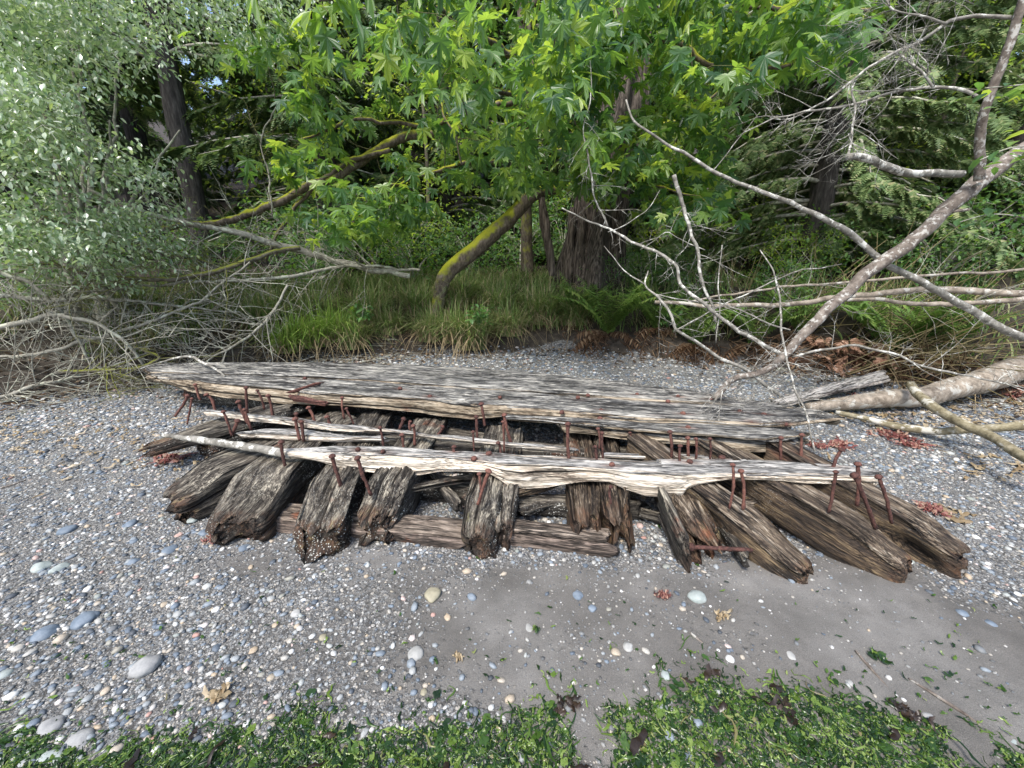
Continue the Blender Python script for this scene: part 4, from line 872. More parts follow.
# ------------------------------------------------------------------ conifers
def conifer(name, label, loc, h, rad, mat, z0, nb, trunk_r, dens=.14, droop=.35, scale=1.0, group=None):
    e = empty(name, loc, label, "tree", group)
    L = np.array(loc, float)
    mb = MB(); tube(mb, resample(np.array([L + [0, 0, -.3], L + [.0, 0, h * .3], L + [.05, 0, h * .7], L + [0, 0, h]]), 30), [trunk_r * 1.2, trunk_r, trunk_r * .6, .03], 14, .12); mb.build("trunk", M['trunk'], e)
    bm, P, AZ, PT = MB(), [], [], []
    for q in range(nb):
        f = (q + rng.random()) / nb; z = z0 + (h - z0) * f**1.15; l = rad * (1 - f)**.8 * rng.uniform(.65, 1.1) + .25; az = rng.uniform(0, 6.283)
        d = np.array([math.cos(az), math.sin(az), 0]); n = 9; s = np.linspace(0, 1, n)[:, None]
        pts = L + [0, 0, z] + d * l * s + np.array([0, 0, 1]) * (l * (.12 * s - droop * s**2)) + rng.normal(0, .03, (n, 3)) * s
        tube(bm, pts, [.022 * l / 2 + .006, .004], 4, 0, cap=False)
        m = int(l / dens) * 2
        ss = rng.uniform(.18, 1.0, m); pp = np.stack([np.interp(ss, s[:, 0], pts[:, k]) for k in range(3)], -1)
        P.append(pp + rng.normal(0, .03, pp.shape)); sg = np.where(rng.random(m) < .5, -1, 1)
        AZ.append(az - np.pi / 2 + sg * rng.uniform(.3, 1.15, m)); PT.append(-rng.uniform(.1, .7, m) - .5 * droop)
    bm.build("branches", M['twig'], e)
    P, AZ, PT = np.concatenate(P), np.concatenate(AZ), np.concatenate(PT); lb = MB(); w = rng.integers(0, 3, len(P))
    for k in range(3):
        q = w == k; batch(lb, SPRAYS[k][0], SPRAYS[k][1], P[q], AZ[q], PT[q], rng.normal(0, .3, q.sum()), scale * rng.uniform(.8, 1.5, q.sum()))
    lb.build("crown", mat, e, shade=False); return e
def gp(x, y): return np.array([x, y, float(ground(x, y))])
p = at_y(199, 222, 10.0)
con = conifer("conifer_tree", "dark trunked conifer standing clear behind the big left shrub", gp(p[0], 10.0), 15, 3.2, M['needle'], 4.2, 95, .2)
p = at_y(808, 262, 7.6)
hem = conifer("hemlock_tree", "hemlock with pale drooping boughs behind the fallen bare tree", gp(p[0], 7.6), 9, 3.1, M['hemlock'], .7, 125, .17, .05, .5, .62)
p = at_y(330, 230, 11.0)
mid = conifer("conifer_tree", "full conifer between the dark trunk and the maple", gp(p[0], 11.0), 13, 3.6, M['needle'], .8, 120, .2, .12, .4)
far = []
for x, y, s, src in [(-12.5, 10.5, 1.0, mid), (-12, 14, 1.2, con), (-6.2, 15, 1.2, mid), (-2.2, 14, 1.25, mid), (1.4, 16, 1.3, mid), (4.6, 13.5, 1.2, con), (7.4, 10.2, 1.0, mid), (11, 12, 1.2, mid), (9.5, 8.2, .9, hem), (5.9, 10.2, 1.0, hem), (3.2, 11.5, 1.0, hem),
                     (-16, 18, 1.4, mid), (-10, 20, 1.4, mid), (-4.5, 21, 1.5, mid), (.2, 22, 1.5, con), (4, 20, 1.4, mid), (8, 17, 1.4, mid), (13, 17, 1.4, mid), (17, 14, 1.3, mid), (-18, 12, 1.2, mid), (-14, 8.5, 1.0, mid),
                     (-22, 24, 1.6, mid), (-13, 27, 1.6, mid), (-6, 28, 1.7, mid), (1, 29, 1.7, mid), (7, 26, 1.6, mid), (14, 25, 1.6, mid), (21, 21, 1.5, mid)]:
    c = copy_tree(src, gp(x, y), rng.uniform(0, 6.28), s, "tall dark conifer standing further back in the forest"); c["group"] = "conifers further back in the forest"; c.name = "conifer_tree"

# ------------------------------------------------------------------ understorey shrubs
def shrub(label, loc, rx, rz, n, leaf, mat, size, per=10, name="leafy_shrub", group="leafy shrubs of the understorey"):
    e = empty(name, loc, label, "shrub", group); L = np.array(loc, float); st_ = []
    for q in range(7):
        a = rng.uniform(0, 6.28); d = np.array([math.cos(a) * rx * .6, math.sin(a) * rx * .6, rz * rng.uniform(.7, 1.2)]); st_.append(resample(np.array([L, L + d * [.35, .35, .6], L + d]), 10))
    mb = MB(); [tube(mb, q, [.014, .005], 5, .1) for q in st_]
    u = rng.normal(0, 1, (n, 3)); u /= np.linalg.norm(u, axis=1, keepdims=True); r = rng.uniform(.45, 1, n)[:, None] * (1 + .25 * fbm(u[:, 0] * 2 + L[0], u[:, 1] * 2, u[:, 2] * 2, 2))[:, None]
    tg = L + [0, 0, rz * .75] + u * r * [rx, rx, rz * .75]; tg[:, 2] = np.maximum(tg[:, 2], L[2] + .08)
    nd = np.concatenate(st_); tw, dirs, _ = grow(nd, np.full(len(nd), .01), tg, rmax=.006)
    for pts, r0 in tw: tube(mb, pts, [r0, .002], 3, 0, cap=False)
    mb.build("stems", M['twig'], e); lb = MB(); leaves_at(lb, leaf, tg, dirs, per, .13, size, .3, .45); lb.build("leaves", mat, e, shade=False); return e
S1 = shrub("round green shrub low under the arching mossy limb", gp(-2.0, 8.2), .9, .8, 120, OVAL, M['shrub'], .085)
S2 = shrub("green shrub beneath the mossy leaning log", gp(-.9, 8.6), .8, .9, 120, OVAL, M['shrub'], .08)
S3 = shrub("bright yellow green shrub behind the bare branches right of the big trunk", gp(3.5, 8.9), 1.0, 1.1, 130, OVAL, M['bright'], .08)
for src, x, y, s, lab in [(S1, -4.6, 9.2, 1.5, "tall green shrub at the foot of the dark trunked conifer"), (S2, -3.4, 10, 1.6, "green shrub in the gloom left of the mossy limb"), (S1, 2.6, 8.0, .75, "small green shrub right beside the big trunk base"),
                          (S2, 3.0, 7.4, .6, "small leafy shrub among the ferns under the bare branches"), (S1, 5.6, 7.6, 1.1, "green shrub beneath the hemlock boughs"), (S2, 7.0, 6.6, 1.2, "green shrub near the right edge above the poles"), (S1, .2, 10, 1.3, "green shrub behind the mossy leaning log"),
                          (S2, 1.4, 11, 1.6, "green shrub directly behind the big trunk"), (S3, 5.4, 9.6, 1.3, "tall yellow green shrub behind the hemlock"), (S2, -6.6, 7.6, .9, "green shrub in the shade behind the big left shrub"), (S1, -8.5, 6.8, 1.5, "broad green shrub behind the big left shrub at the far left"), (S3, -2.6, 9.6, 1.2, "light green sapling shrub above the dead branches")]:
    copy_tree(src, gp(x, y), rng.uniform(0, 6.28), s, lab)
for src, x, y, s, lab in [(S1, 4.3, 6.3, .62, "small green shrub in the gap behind the crossing poles"), (S2, 3.1, 6.6, .5, "low leafy shrub behind the upright broken branch"), (S1, 6.3, 5.9, .8, "green shrub behind the poles at the right edge"), (S3, 5.0, 7.2, .7, "yellow green shrub under the leaning trunk"), (S1, 1.9, 7.6, .6, "small green shrub touching the right side of the big trunk"),
                          (S1, -7.6, 4.7, .9, "green shrub on the bank beyond the left edge"), (S2, -9.2, 5.6, 1.3, "tall green shrub on the bank beyond the left edge"), (S2, 8.2, 5.0, 1.0, "green shrub on the bank beyond the right edge"), (S1, 9.8, 6.2, 1.4, "tall green shrub on the bank beyond the right edge"), (S2, -5.0, 6.9, 1.0, "green shrub behind the tangle of dead branches"), (S1, -3.6, 7.4, .9, "green shrub above the straight dead branch"), (S2, -6.4, 5.6, .9, "dim green shrub inside the tangle at the left edge")]:
    copy_tree(src, gp(x, y), rng.uniform(0, 6.28), s, lab)
# slim young broadleaf trees inside the wood
def young_tree(label, loc, h, r, n, mat, leaf, size, per=12):
    e = empty("young_tree", loc, label, "tree", "young trees inside the wood"); L = np.array(loc, float)
    TQ = resample(np.array([L + [0, 0, -.1], L + [.1, .05, h * .4], L + [-.05, .1, h]]), 30); mb = MB(); tube(mb, TQ, [.06, .045, .012], 8, .1); mb.build("trunk", M['mosstwig'], e)
    u = rng.normal(0, 1, (n, 3)); u /= np.linalg.norm(u, axis=1, keepdims=True); tg = L + [0, 0, h * .58] + u * rng.uniform(.3, 1, n)[:, None] * np.array([r, r, h * .45])
    tg = tg[fbm(tg[:, 0] * 1.2, tg[:, 1] * 1.2, tg[:, 2] * 1.6, 2) > -.15]
    tw, dirs, _ = grow(TQ[5:], np.full(25, .03), tg, rmax=.015); tag(twig_mesh(tw, 3).build("branches", M['mosstwig'], e), kind="stuff")
    lb = MB(); leaves_at(lb, leaf, tg, dirs, per, .2, size, .35, .4); lb.build("crown", mat, e, shade=False); return e
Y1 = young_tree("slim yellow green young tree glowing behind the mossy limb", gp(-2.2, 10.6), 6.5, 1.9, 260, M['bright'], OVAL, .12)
Y2 = young_tree("slim green young tree in the gap right of the dark conifer trunk", gp(-4.9, 10.6), 7.5, 2.0, 280, M['shrub'], OVAL, .12)
for src, x, y, s, lab in [(Y1, 2.3, 11.5, 1.2, "tall yellow green young tree behind the big grey trunk"), (Y2, .4, 12.2, 1.3, "tall green young tree behind the maple trunk"), (Y2, -9.6, 9.0, 1.15, "green young tree rising above the big left shrub"), (Y1, 6.6, 11.8, 1.2, "yellow green young tree above the hemlock"), (Y2, 9.0, 9.6, 1.1, "green young tree beyond the fallen tree at the far right"), (Y1, -6.6, 12.5, 1.25, "light green young tree deep in the wood at left"), (Y2, 4.6, 9.4, .95, "green young tree between the big trunk and the hemlock"), (Y1, 7.9, 8.0, .8, "small yellow green young tree above the right poles")]:
    copy_tree(src, gp(x, y), rng.uniform(0, 6.28), s, lab)
# leafy sprig coming in at the right edge
e = empty("leafy_branch", at_y(1040, 200, 3.0), "leafy twig with large oval bright leaves at the right edge", "branch")
P = [pxpath([(1060, 230), (1010, 215), (985, 215), (960, 222)], [3.0, 2.9]), pxpath([(1060, 80), (1020, 85), (985, 88)], [2.9, 2.8]), pxpath([(1060, 150), (1010, 148), (980, 160)], [2.7, 2.6])]
for q in P: mb = MB(); tube(mb, resample(q, 12), [.006, .003], 5); mb.build("twig", M['twig'], e)
tg = np.concatenate([resample(q, 10) for q in P]); lb = MB(); leaves_at(lb, OVAL, tg, np.tile([[-1, 0, 0.]], (len(tg), 1)), 2, .06, .10, .3, .3); lb.build("leaves", M['maple'], e, shade=False)

# ------------------------------------------------------------------ sedges, grass, ferns
def blades(mb, P, h, w, lean, seg=4, hang=0.55):
    n = len(P); az = rng.uniform(0, 6.283, n); L = h * rng.uniform(.55, 1.15, n); le = np.abs(rng.normal(lean, .35, n)); s = np.linspace(0, 1, seg + 1)
    d = np.stack([np.cos(az), np.sin(az), np.zeros(n)], -1); sd = np.stack([-np.sin(az), np.cos(az), np.zeros(n)], -1)
    out = L[:, None] * np.minimum(1.2, le)[:, None] * s[None]**1.7 * .9; up = L[:, None] * (s[None] - hang * le[:, None] * s[None]**2.6)
    C = P[:, None] + d[:, None] * out[..., None] + np.array([0, 0, 1.0]) * up[..., None]
    ww = w * rng.uniform(.7, 1.2, n)[:, None] * (1 - s[None]**2 * .9) / 2
    V = np.stack([C - sd[:, None] * ww[..., None], C + sd[:, None] * ww[..., None]], 2)   # n, seg+1, 2, 3
    k = (seg + 1) * 2; base = np.arange(n)[:, None, None] * k; q = np.arange(seg)[None, :, None] * 2
    idx = (base + q + np.array([0, 1, 3, 2])[None, None]).reshape(-1, 4); mb.add(V.reshape(-1, 3), [idx])
def tussock(name, label, loc, mat, n=420, h=.74, rad=.22, w=.017):
    e = empty(name, loc, label, "sedge", "sedge tussocks on the bank"); L = np.array(loc, float)
    for nm, m, nn, hh, ln in (("blades", mat, n, h, .75), ("dry_blades", M['straw'], int(n * .28), h * rng.uniform(.6, .9), 1.2)):
        mb = MB(); a = rng.uniform(0, 6.28, nn); r = rad * np.sqrt(rng.random(nn)); P = L + np.stack([np.cos(a) * r, np.sin(a) * r, np.zeros(nn) - .02], -1); blades(mb, P, hh, w, ln, hang=.55 if nm == "blades" else .95); mb.build(nm, m, e)
    return e
def on_bank(px, s):
    X_ = 0.0
    Yv = 6.0
    for _ in range(6): X_ = (px - 512) / F * (Yv * cP + (1.5 - .6) * sP); Yv = float(foot(X_)) + s
    return np.array([X_, Yv, float(ground(X_, Yv)) - .01])
T1 = tussock("sedge_tussock", "bright green sedge tussock above the left half of the deck", on_bank(310, .15), M['brightgrass'])
T2 = tussock("sedge_tussock", "straw skirted sedge tussock above the middle of the deck", on_bank(455, .12), M['grass'], h=.78)
T3 = tussock("sedge_tussock", "tall dark green sedge tussock below the mossy leaning log", on_bank(500, .75), M['grass'], n=500, h=.85, rad=.26)
for src, px, s, sc, lab in [(T1, 285, .12, .9, "small bright sedge tussock nearest the left dead branches"), (T1, 335, .2, 1.0, "bright sedge tussock right of the brightest one"), (T2, 352, .1, .9, "sedge tussock with drooping straw beside the bright tussocks"), (T2, 430, .15, .9, "sedge tussock just left of the young leafy plant"), (T2, 472, .05, 1.1, "sedge tussock with the longest straw skirt, beside the young leafy plant"),
                            (T3, 420, .8, .9, "dark sedge tussock at the foot of the mossy leaning log"), (T3, 370, .7, 1.0, "dark sedge tussock under the straight dead branch"), (T3, 540, .6, 1.1, "tall sedge tussock in front of the big trunk"), (T3, 318, .8, .9, "dark sedge tussock behind the bright tussocks"), (T3, 265, .7, 1.0, "dark sedge tussock among the dead branches"), (T2, 392, .35, .8, "grey green sedge tussock over the small gravel gully"), (T3, 575, .55, .9, "sedge tussock between the big trunk and the left fern"), (T2, 510, .2, .9, "sedge tussock at the end of the bare dark bank"), (T3, 460, 1.0, 1.0, "sedge tussock right under the mossy log's lower end")]:
    copy_tree(src, on_bank(px, s), rng.uniform(0, 6.28), sc, lab)
n = 24000; x = rng.uniform(-10, 11, n); s = rng.uniform(.25, 2.6, n); yv = foot(x) + s; k = fbm(x * 1.2, yv * 1.2, 3.) > -.3 ; k &= (x < 1.2) | (rng.random(n) < .35); x, yv = x[k], yv[k]
mb = MB(); blades(mb, np.stack([x, yv, ground(x, yv) - .02], -1), .52, .015, .9); tag(mb.build("bank_grass", M['grass']), "rough green grass growing over the top of the bank", "grass", kind="stuff")

def fern(label, loc, nf=18, ln=.75, dead=14, name="sword_fern"):
    e = empty(name, loc, label, "fern", "ferns on the bank"); L = np.array(loc, float)
    for nm, mat, cnt, lean in (("fronds", M['fern'], nf, (.6, 1.1)), ("dead_fronds", M['deadfrond'], dead, (1.2, 2.3))):
        mb = MB()
        for q in range(cnt):
            az = rng.uniform(0, 6.28); l = ln * rng.uniform(.7, 1.15); d = np.array([math.cos(az), math.sin(az), 0]); s = np.linspace(0, 1, 12)[:, None]; k = rng.uniform(*lean)
            C = L + d * l * (s * .75 * min(1, k)) + np.array([0, 0, 1]) * l * (s * 1.0 * (1.15 if nm == "fronds" else .35) - s**2 * k * .62); tube(mb, C, [.004, .0015], 3, 0, cap=False)
            sd = np.cross(d, [0, 0, 1]); ss = np.linspace(.08, .98, 22); cc = np.stack([np.interp(ss, s[:, 0], C[:, j]) for j in range(3)], -1)
            for sg in (-1, 1):
                pl = .105 * np.sin(np.pi * np.clip(ss * .9 + .1, 0, 1))**.6 * l / .75 * rng.uniform(.8, 1.1, 22)
                az_ = np.full(22, math.atan2(-sd[0] * sg, sd[1] * sg)) + sg * -.25
                batch(mb, np.array([(0, 0, 0), (.13, .3, 0), (0, 1, -.12), (-.13, .3, 0)], float), [np.array([(0, 1, 2), (0, 2, 3)])], cc, az_, rng.normal(-.3 if nm == "fronds" else -.7, .2, 22), np.full(22, .1), pl)
        mb.build(nm, mat, e)
    return e
F1 = fern("sword fern right of the big trunk with a brown dead skirt", on_bank(608, .12) + [0, 0, .12], 26, 1.25, 18)
F2 = fern("green sword fern behind the bare branches at the bank edge", on_bank(655, .3) + [0, 0, .1], 22, 1.05, 12)
for src, px, s, sc, lab in [(F1, 695, .15, .85, "sword fern with brown hanging fronds above the dark bank"), (F2, 580, .6, 1.0, "sword fern standing close against the big trunk"), (F1, 755, .2, .85, "browning sword fern under the fallen tree's low branches"), (F2, 800, .6, 1.1, "sword fern low under the hemlock"), (F1, 905, .4, 1.0, "browning sword fern between the poles at right"), (F2, 985, .5, 1.1, "sword fern near the right edge of the bank")]:
    copy_tree(src, on_bank(px, s), rng.uniform(0, 6.28), sc, lab)
# young leafy plants on the sedge
def sprig(label, p, r, n=26):
    e = empty("leafy_plant", p, label, "plant", "young leafy plants on the bank"); mb = MB(); tips = p + np.stack([rng.normal(0, r * .6, n), rng.normal(0, r * .5, n), rng.uniform(.1, 1, n) * r * 2], -1)
    for q in tips: tube(mb, resample(np.array([p, (p + q) / 2 + [0, 0, .04], q]), 6), [.004, .002], 3, 0, cap=False)
    mb.build("stems", M['shrub'], e); lb = MB(); leaves_at(lb, OVAL, tips, tips - p, 3, .03, .10, .3, .3); lb.build("leaves", M['shrub'], e, shade=False)
q = on_bank(482, .12); sprig("young broad leaved plant among the straw coloured sedge", q + [0, -.42, .30], .17, 34)
q = on_bank(372, .3); sprig("pale leaved young plant above the gravel gully", q + [0, -.35, .3], .12, 22)
q = on_bank(665, .3); sprig("leafy plant under the bare branches at the bank edge", q + [0, -.05, .15], .16, 22)

# dead stalks, hanging roots, orange dead bough
def stalks(label, px0, px1, n, s0, s1, ln, mat, lean, name="dead_stalks"):
    c0 = on_bank((px0 + px1) / 2, s0); e = empty(name, c0, label, "dead stalks"); mb = MB()
    for q in range(n):
        p = on_bank(rng.uniform(px0, px1), rng.uniform(s0, s1)); d = np.array([rng.normal(lean[0], .35), rng.normal(-.35, .3), rng.normal(lean[1], .35)]); d /= np.linalg.norm(d); l = ln * rng.uniform(.5, 1.2)
        tube(mb, resample(np.array([p, p + d * l * .5 + rng.normal(0, .03, 3), p + d * l + [0, 0, -.1 * l]]), 8), [.008, .003], 4, 0, cap=False)
    tag(mb.build("stems", mat, e), kind="stuff")
stalks("fan of dry olive stalks rising to the right behind the log", 840, 960, 70, .0, .5, 1.3, M['stalk'], (.75, .55))
stalks("pale dry stalks lying low behind the log at the right edge", 900, 1060, 60, -.05, .4, 1.0, M['straw'], (-.6, .2))
stalks("brown hanging roots under the ferns on the dark bank", 560, 720, 110, .02, .25, .42, M['deadfrond'], (0, -.55), "hanging_roots")
stalks("tangled brown roots and fronds under the fallen tree", 720, 920, 160, .0, .4, .55, M['deadfrond'], (.2, -.1), "hanging_roots")
stalks("thin dead stems standing in the gloom right of the ferns", 700, 1010, 90, .4, 1.4, 1.3, M['stalk'], (.1, .9))
stalks("dry grass and roots hanging under the left dead branches", 150, 290, 90, .0, .4, .5, M['straw'], (0, -.2), "hanging_roots")
e = empty("dead_bough", on_bank(868, .15), "orange brown dead conifer bough lying on the bank behind the leaning trunk", "dead bough")
mb = MB(); 
for q in range(90):
    p = on_bank(rng.normal(866, 34), .0) + np.array([0, rng.uniform(-.05, .4), rng.uniform(.12, .5)]); batch(mb, SPRAYS[q % 3][0], SPRAYS[q % 3][1], p[None], np.array([rng.uniform(-1, 4)]), np.array([rng.normal(-.5, .4)]), np.array([rng.normal(0, .5)]), np.array([rng.uniform(.4, .75)]))
mb.build("needles", M['deadcedar'], e, shade=False)
#PART5
# ------------------------------------------------------------------ beach wrack, stones, weed
def sea_edge(x):
    P = np.array([at_z(a, b, 0)[:2] for a, b in [(-300, 770), (0, 752), (100, 750), (200, 738), (300, 714), (345, 735), (420, 720), (470, 722), (520, 705), (548, 688), (600, 676), (640, 690), (700, 678), (760, 700), (800, 700), (850, 712), (900, 722), (960, 735), (1024, 752), (1300, 770)]])
    return np.interp(x, P[:, 0], P[:, 1])
h0 = at_z(594, 735, 0)
def weed_keep(x, y):
    k = y < sea_edge(x) - .025 + .06 * fbm(x * 5, y * 5, 2.0, 4) + .05 * np.minimum(0, np.log(rng.random(np.shape(x)) + .02) + 1.2) * -1
    k &= (((x - h0[0]) / .075)**2 + ((y - h0[1]) / .13)**2) > 1 + .5 * vnoise(x * 12, y * 12)
    return k & (fbm(x * 6, y * 6, 6.0, 3) + .9 * smooth(0, .25, sea_edge(x) - y) > -.22)
def ribbons(mb, P, L, W, az, lift=.015, seg=6, curl=.5):
    n = len(P); s = np.linspace(0, 1, seg + 1); a = az[:, None] + np.cumsum(rng.normal(0, curl, (n, seg + 1)), 1); st_ = L[:, None] / seg
    d = np.stack([np.cos(a), np.sin(a)], -1) * st_[..., None]; C2 = P[:, None, :2] + np.cumsum(d, 1) - d[:, :1]
    z = P[:, None, 2] + np.abs(rng.normal(0, lift, (n, seg + 1))); w = W[:, None] * np.sin(np.pi * (.12 + .83 * s))[None]**.7 / 2 * rng.uniform(.6, 1.3, (n, seg + 1))
    sd = np.stack([-np.sin(a), np.cos(a)], -1); A = C2 - sd * w[..., None]; B = C2 + sd * w[..., None]
    V = np.stack([np.concatenate([A, (z + rng.normal(0, lift * .6, z.shape))[..., None]], -1), np.concatenate([C2, (z + lift * .5)[..., None]], -1), np.concatenate([B, (z + rng.normal(0, lift * .6, z.shape))[..., None]], -1)], 2)
    V[..., 2] = np.maximum(V[..., 2], P[:, None, None, 2] + .001)
    k = (seg + 1) * 3; b = np.arange(n)[:, None, None, None] * k + np.arange(seg)[None, :, None, None] * 3 + np.arange(2)[None, None, :, None]
    mb.add(V.reshape(-1, 3), [(b + np.array([0, 1, 4, 3])).reshape(-1, 4)])
n = 48000; x = rng.uniform(-2.6, 2.6, n); y = rng.uniform(.45, 1.25, n); k = weed_keep(x, y); x, y = x[k], y[k]
pile = .003 + .016 * smooth(0, .2, sea_edge(x) - y) * np.maximum(.1, 1 + 1.6 * fbm(x * 6, y * 6, 1., 2)); z = ground(x, y) + rng.random(len(x)) * np.maximum(.004, pile)
mb = MB(); ribbons(mb, np.stack([x, y, z], -1), np.where(rng.random(len(x)) < .12, rng.uniform(.05, .13, len(x)), rng.uniform(.012, .045, len(x))), rng.uniform(.002, .010, len(x)), rng.uniform(0, 6.28, len(x)), .004, 6, .75)
sx, sy = np.meshgrid(np.linspace(-1, 1, 6), np.linspace(-1, 1, 6)); SQ = (np.arange(5)[:, None] * 6 + np.arange(5)[None]).ravel(); SQ = np.stack([SQ, SQ + 1, SQ + 7, SQ + 6], -1)
for k_ in range(4):
    rr_ = np.sqrt(sx**2 + sy**2) + 1e-6; kk = np.maximum(abs(sx), abs(sy)) / rr_ * (1 + .45 * vnoise(sx * 1.4 + k_ * 7, sy * 1.4)); T_ = np.stack([sx * kk, sy * kk * .7, .16 * fbm(sx * 1.6 + k_ * 5, sy * 1.6, 3.) + .08], -1).reshape(-1, 3)
    q_ = rng.integers(0, len(x), 420); batch(mb, T_, [SQ], np.stack([x, y, z + .004], -1)[q_], rng.uniform(0, 6.28, 420), rng.normal(0, .18, 420), rng.normal(0, .18, 420), rng.uniform(.006, .022, 420))
tag(mb.build("seaweed", M['seaweed']), "wet green sea lettuce heaped along the water's edge", "seaweed", kind="stuff")
m2 = rng.random(len(x)) < .0022; mb = MB(); ribbons(mb, np.stack([x, y, z + .006], -1)[m2], rng.uniform(.04, .12, m2.sum()), rng.uniform(.012, .03, m2.sum()), rng.uniform(0, 6.28, m2.sum()), .008)
tag(mb.build("brown_weed", M['darkweed']), "dark brown kelp scraps mixed through the green weed", "seaweed", kind="stuff")
# little green and tan shreds strewn over the sand
n = 420; x = rng.uniform(-2.5, 2.6, n); y = .8 + np.abs(rng.normal(.15, .3, n)); mb = MB()
ribbons(mb, np.stack([x, y, ground(x, y) + .006], -1), rng.uniform(.01, .035, n), rng.uniform(.004, .012, n), rng.uniform(0, 6.28, n), .004, 4)
tag(mb.build("weed_shreds", M['seaweed']), "tiny green weed shreds strewn over the sand", "seaweed", kind="stuff")
# leaf litter and twig wrack at the foot of the bank
n = 9000; x = rng.uniform(-6.5, 7, n); s = np.where(rng.random(n) < .5, -np.abs(rng.normal(0, .45, n)), rng.uniform(-.1, 1.2, n)); y = foot(x) + s; k = (x < -1.2) | (rng.random(n) < .45); x, y = x[k], y[k]; n = len(x); mb = MB()
batch(mb, DIAM[0], DIAM[1], np.stack([x, y, ground(x, y) + .008], -1), rng.uniform(0, 6.28, n), rng.normal(0, .3, n), rng.normal(0, .3, n), rng.uniform(.03, .09, n))
tag(mb.build("leaf_litter", M['litter']), "dead leaves and twig litter along the foot of the bank", "litter", kind="stuff")
n = 900; x = rng.uniform(-6, 6.5, n); y = foot(x) - np.abs(rng.normal(0, .5, n)) + .15; k = (x < -1.5) | (x > 3); x, y = x[k], y[k]; mb = MB()
for a, b in zip(x, y):
    l = rng.uniform(.08, .35); t_ = rng.normal(.2, .6); z = ground(a, b) + .012; d = np.array([math.cos(t_), math.sin(t_), 0]) * l; tube(mb, np.array([[a, b, z], [a + d[0] * .5, b + d[1] * .5 + rng.normal(0, .01), z + .012], [a + d[0], b + d[1], z + .006]]), [.004, .002], 4, 0, cap=False)
tag(mb.build("twig_litter", M['twig']), "broken twigs washed up along the foot of the bank", "litter", kind="stuff")
n = 700; x = rng.uniform(2.6, 6.2, n); y = rng.uniform(2.6, 4.2, n); k = fbm(x * 1.6, y * 1.6, 12.) > .05; x, y = x[k], y[k]; mb = MB(); n = len(x)
ribbons(mb, np.stack([x, y, ground(x, y) + .012], -1), rng.uniform(.04, .14, n), rng.uniform(.012, .04, n), rng.uniform(0, 6.28, n), .008)
tag(mb.build("bleached_weed", M['tanweed']), "bleached tan weed scattered on the shingle by the log", "seaweed", kind="stuff")
n = 260; x = rng.uniform(-5.2, -1.9, n); y = 2.6 + rng.normal(.35, .3, n) - .05 * x; mb = MB()
ribbons(mb, np.stack([x, y, ground(x, y) + .012], -1), rng.uniform(.03, .1, n), rng.uniform(.01, .025, n), rng.uniform(0, 6.28, n), .008)
tag(mb.build("bleached_weed", M['tanweed']), "bleached weed strewn on the shingle left of the wreck", "seaweed", kind="stuff")
# red weed pieces
for px, py, w_, lab in [(219, 541, .10, "red weed scrap on the sand in front of the left timbers"), (170, 461, .2, "red weed by the far left timber"), (888, 402, .16, "bright red weed beneath the pale log"), (893, 437, .22, "dark red weed on the shingle below the log branches"), (817, 448, .12, "red weed beside the right end of the deck"), (838, 446, .16, "red weed patch behind the tall bolts"), (912, 446, .18, "dull red weed below the crossing branches"), (865, 398, .16, "faded red weed by the thin end of the log"), (1015, 395, .16, "red weed at the right edge under the log"), (663, 702 - 102, .05, "small red scrap on the sand in front of the stub"), (930, 512, .14, "red weed on the shingle right of the bolts")]:
    p = at_ground(px, py); nn = 44; mb = MB(); q = p + np.stack([rng.normal(0, w_ * .3, nn), rng.normal(0, w_ * .2, nn), np.full(nn, .012)], -1)
    q[:, 2] = ground(q[:, 0], q[:, 1]) + .01
    ribbons(mb, q, rng.uniform(.2, .7, nn) * w_, rng.uniform(.05, .16, nn) * w_, rng.uniform(0, 6.28, nn), .01)
    tag(mb.build("weed_scrap", M['redweed'], at=p), lab, "seaweed", "red weed scraps on the beach")
for px, py, w_, mt, lab in [(876, 656, .06, 'seaweed', "single green weed scrap alone on the bare sand"), (537, 631, .03, 'seaweed', "green weed scrap beside the white stone"), (722, 617, .05, 'tanweed', "tan weed scrap in the middle of the sand"), (785, 704, .08, 'darkweed', "dark brown kelp piece at the edge of the green weed"), (905, 715, .05, 'darkweed', "dark kelp piece at the right end of the green weed"), (565, 705, .06, 'darkweed', "brown kelp piece beside the bare sand hole"), (218, 700, .07, 'tanweed', "tan weed scrap on the shingle above the green weed"), (950, 515, .14, 'tanweed', "tan weed scrap on the shingle right of the timbers"), (460, 660, .03, 'tanweed', "small tan weed strand between the pebbles and the weed")]:
    p = at_ground(px, py); nn = 9; mb = MB(); q = p + np.stack([rng.normal(0, w_ * .2, nn), rng.normal(0, w_ * .18, nn), np.full(nn, .008)], -1)
    ribbons(mb, q, rng.uniform(.5, 1.0, nn) * w_, rng.uniform(.2, .45, nn) * w_, rng.uniform(0, 6.28, nn), .008); tag(mb.build("weed_scrap", M[mt], at=p), lab, "seaweed", "weed scraps on the sand")
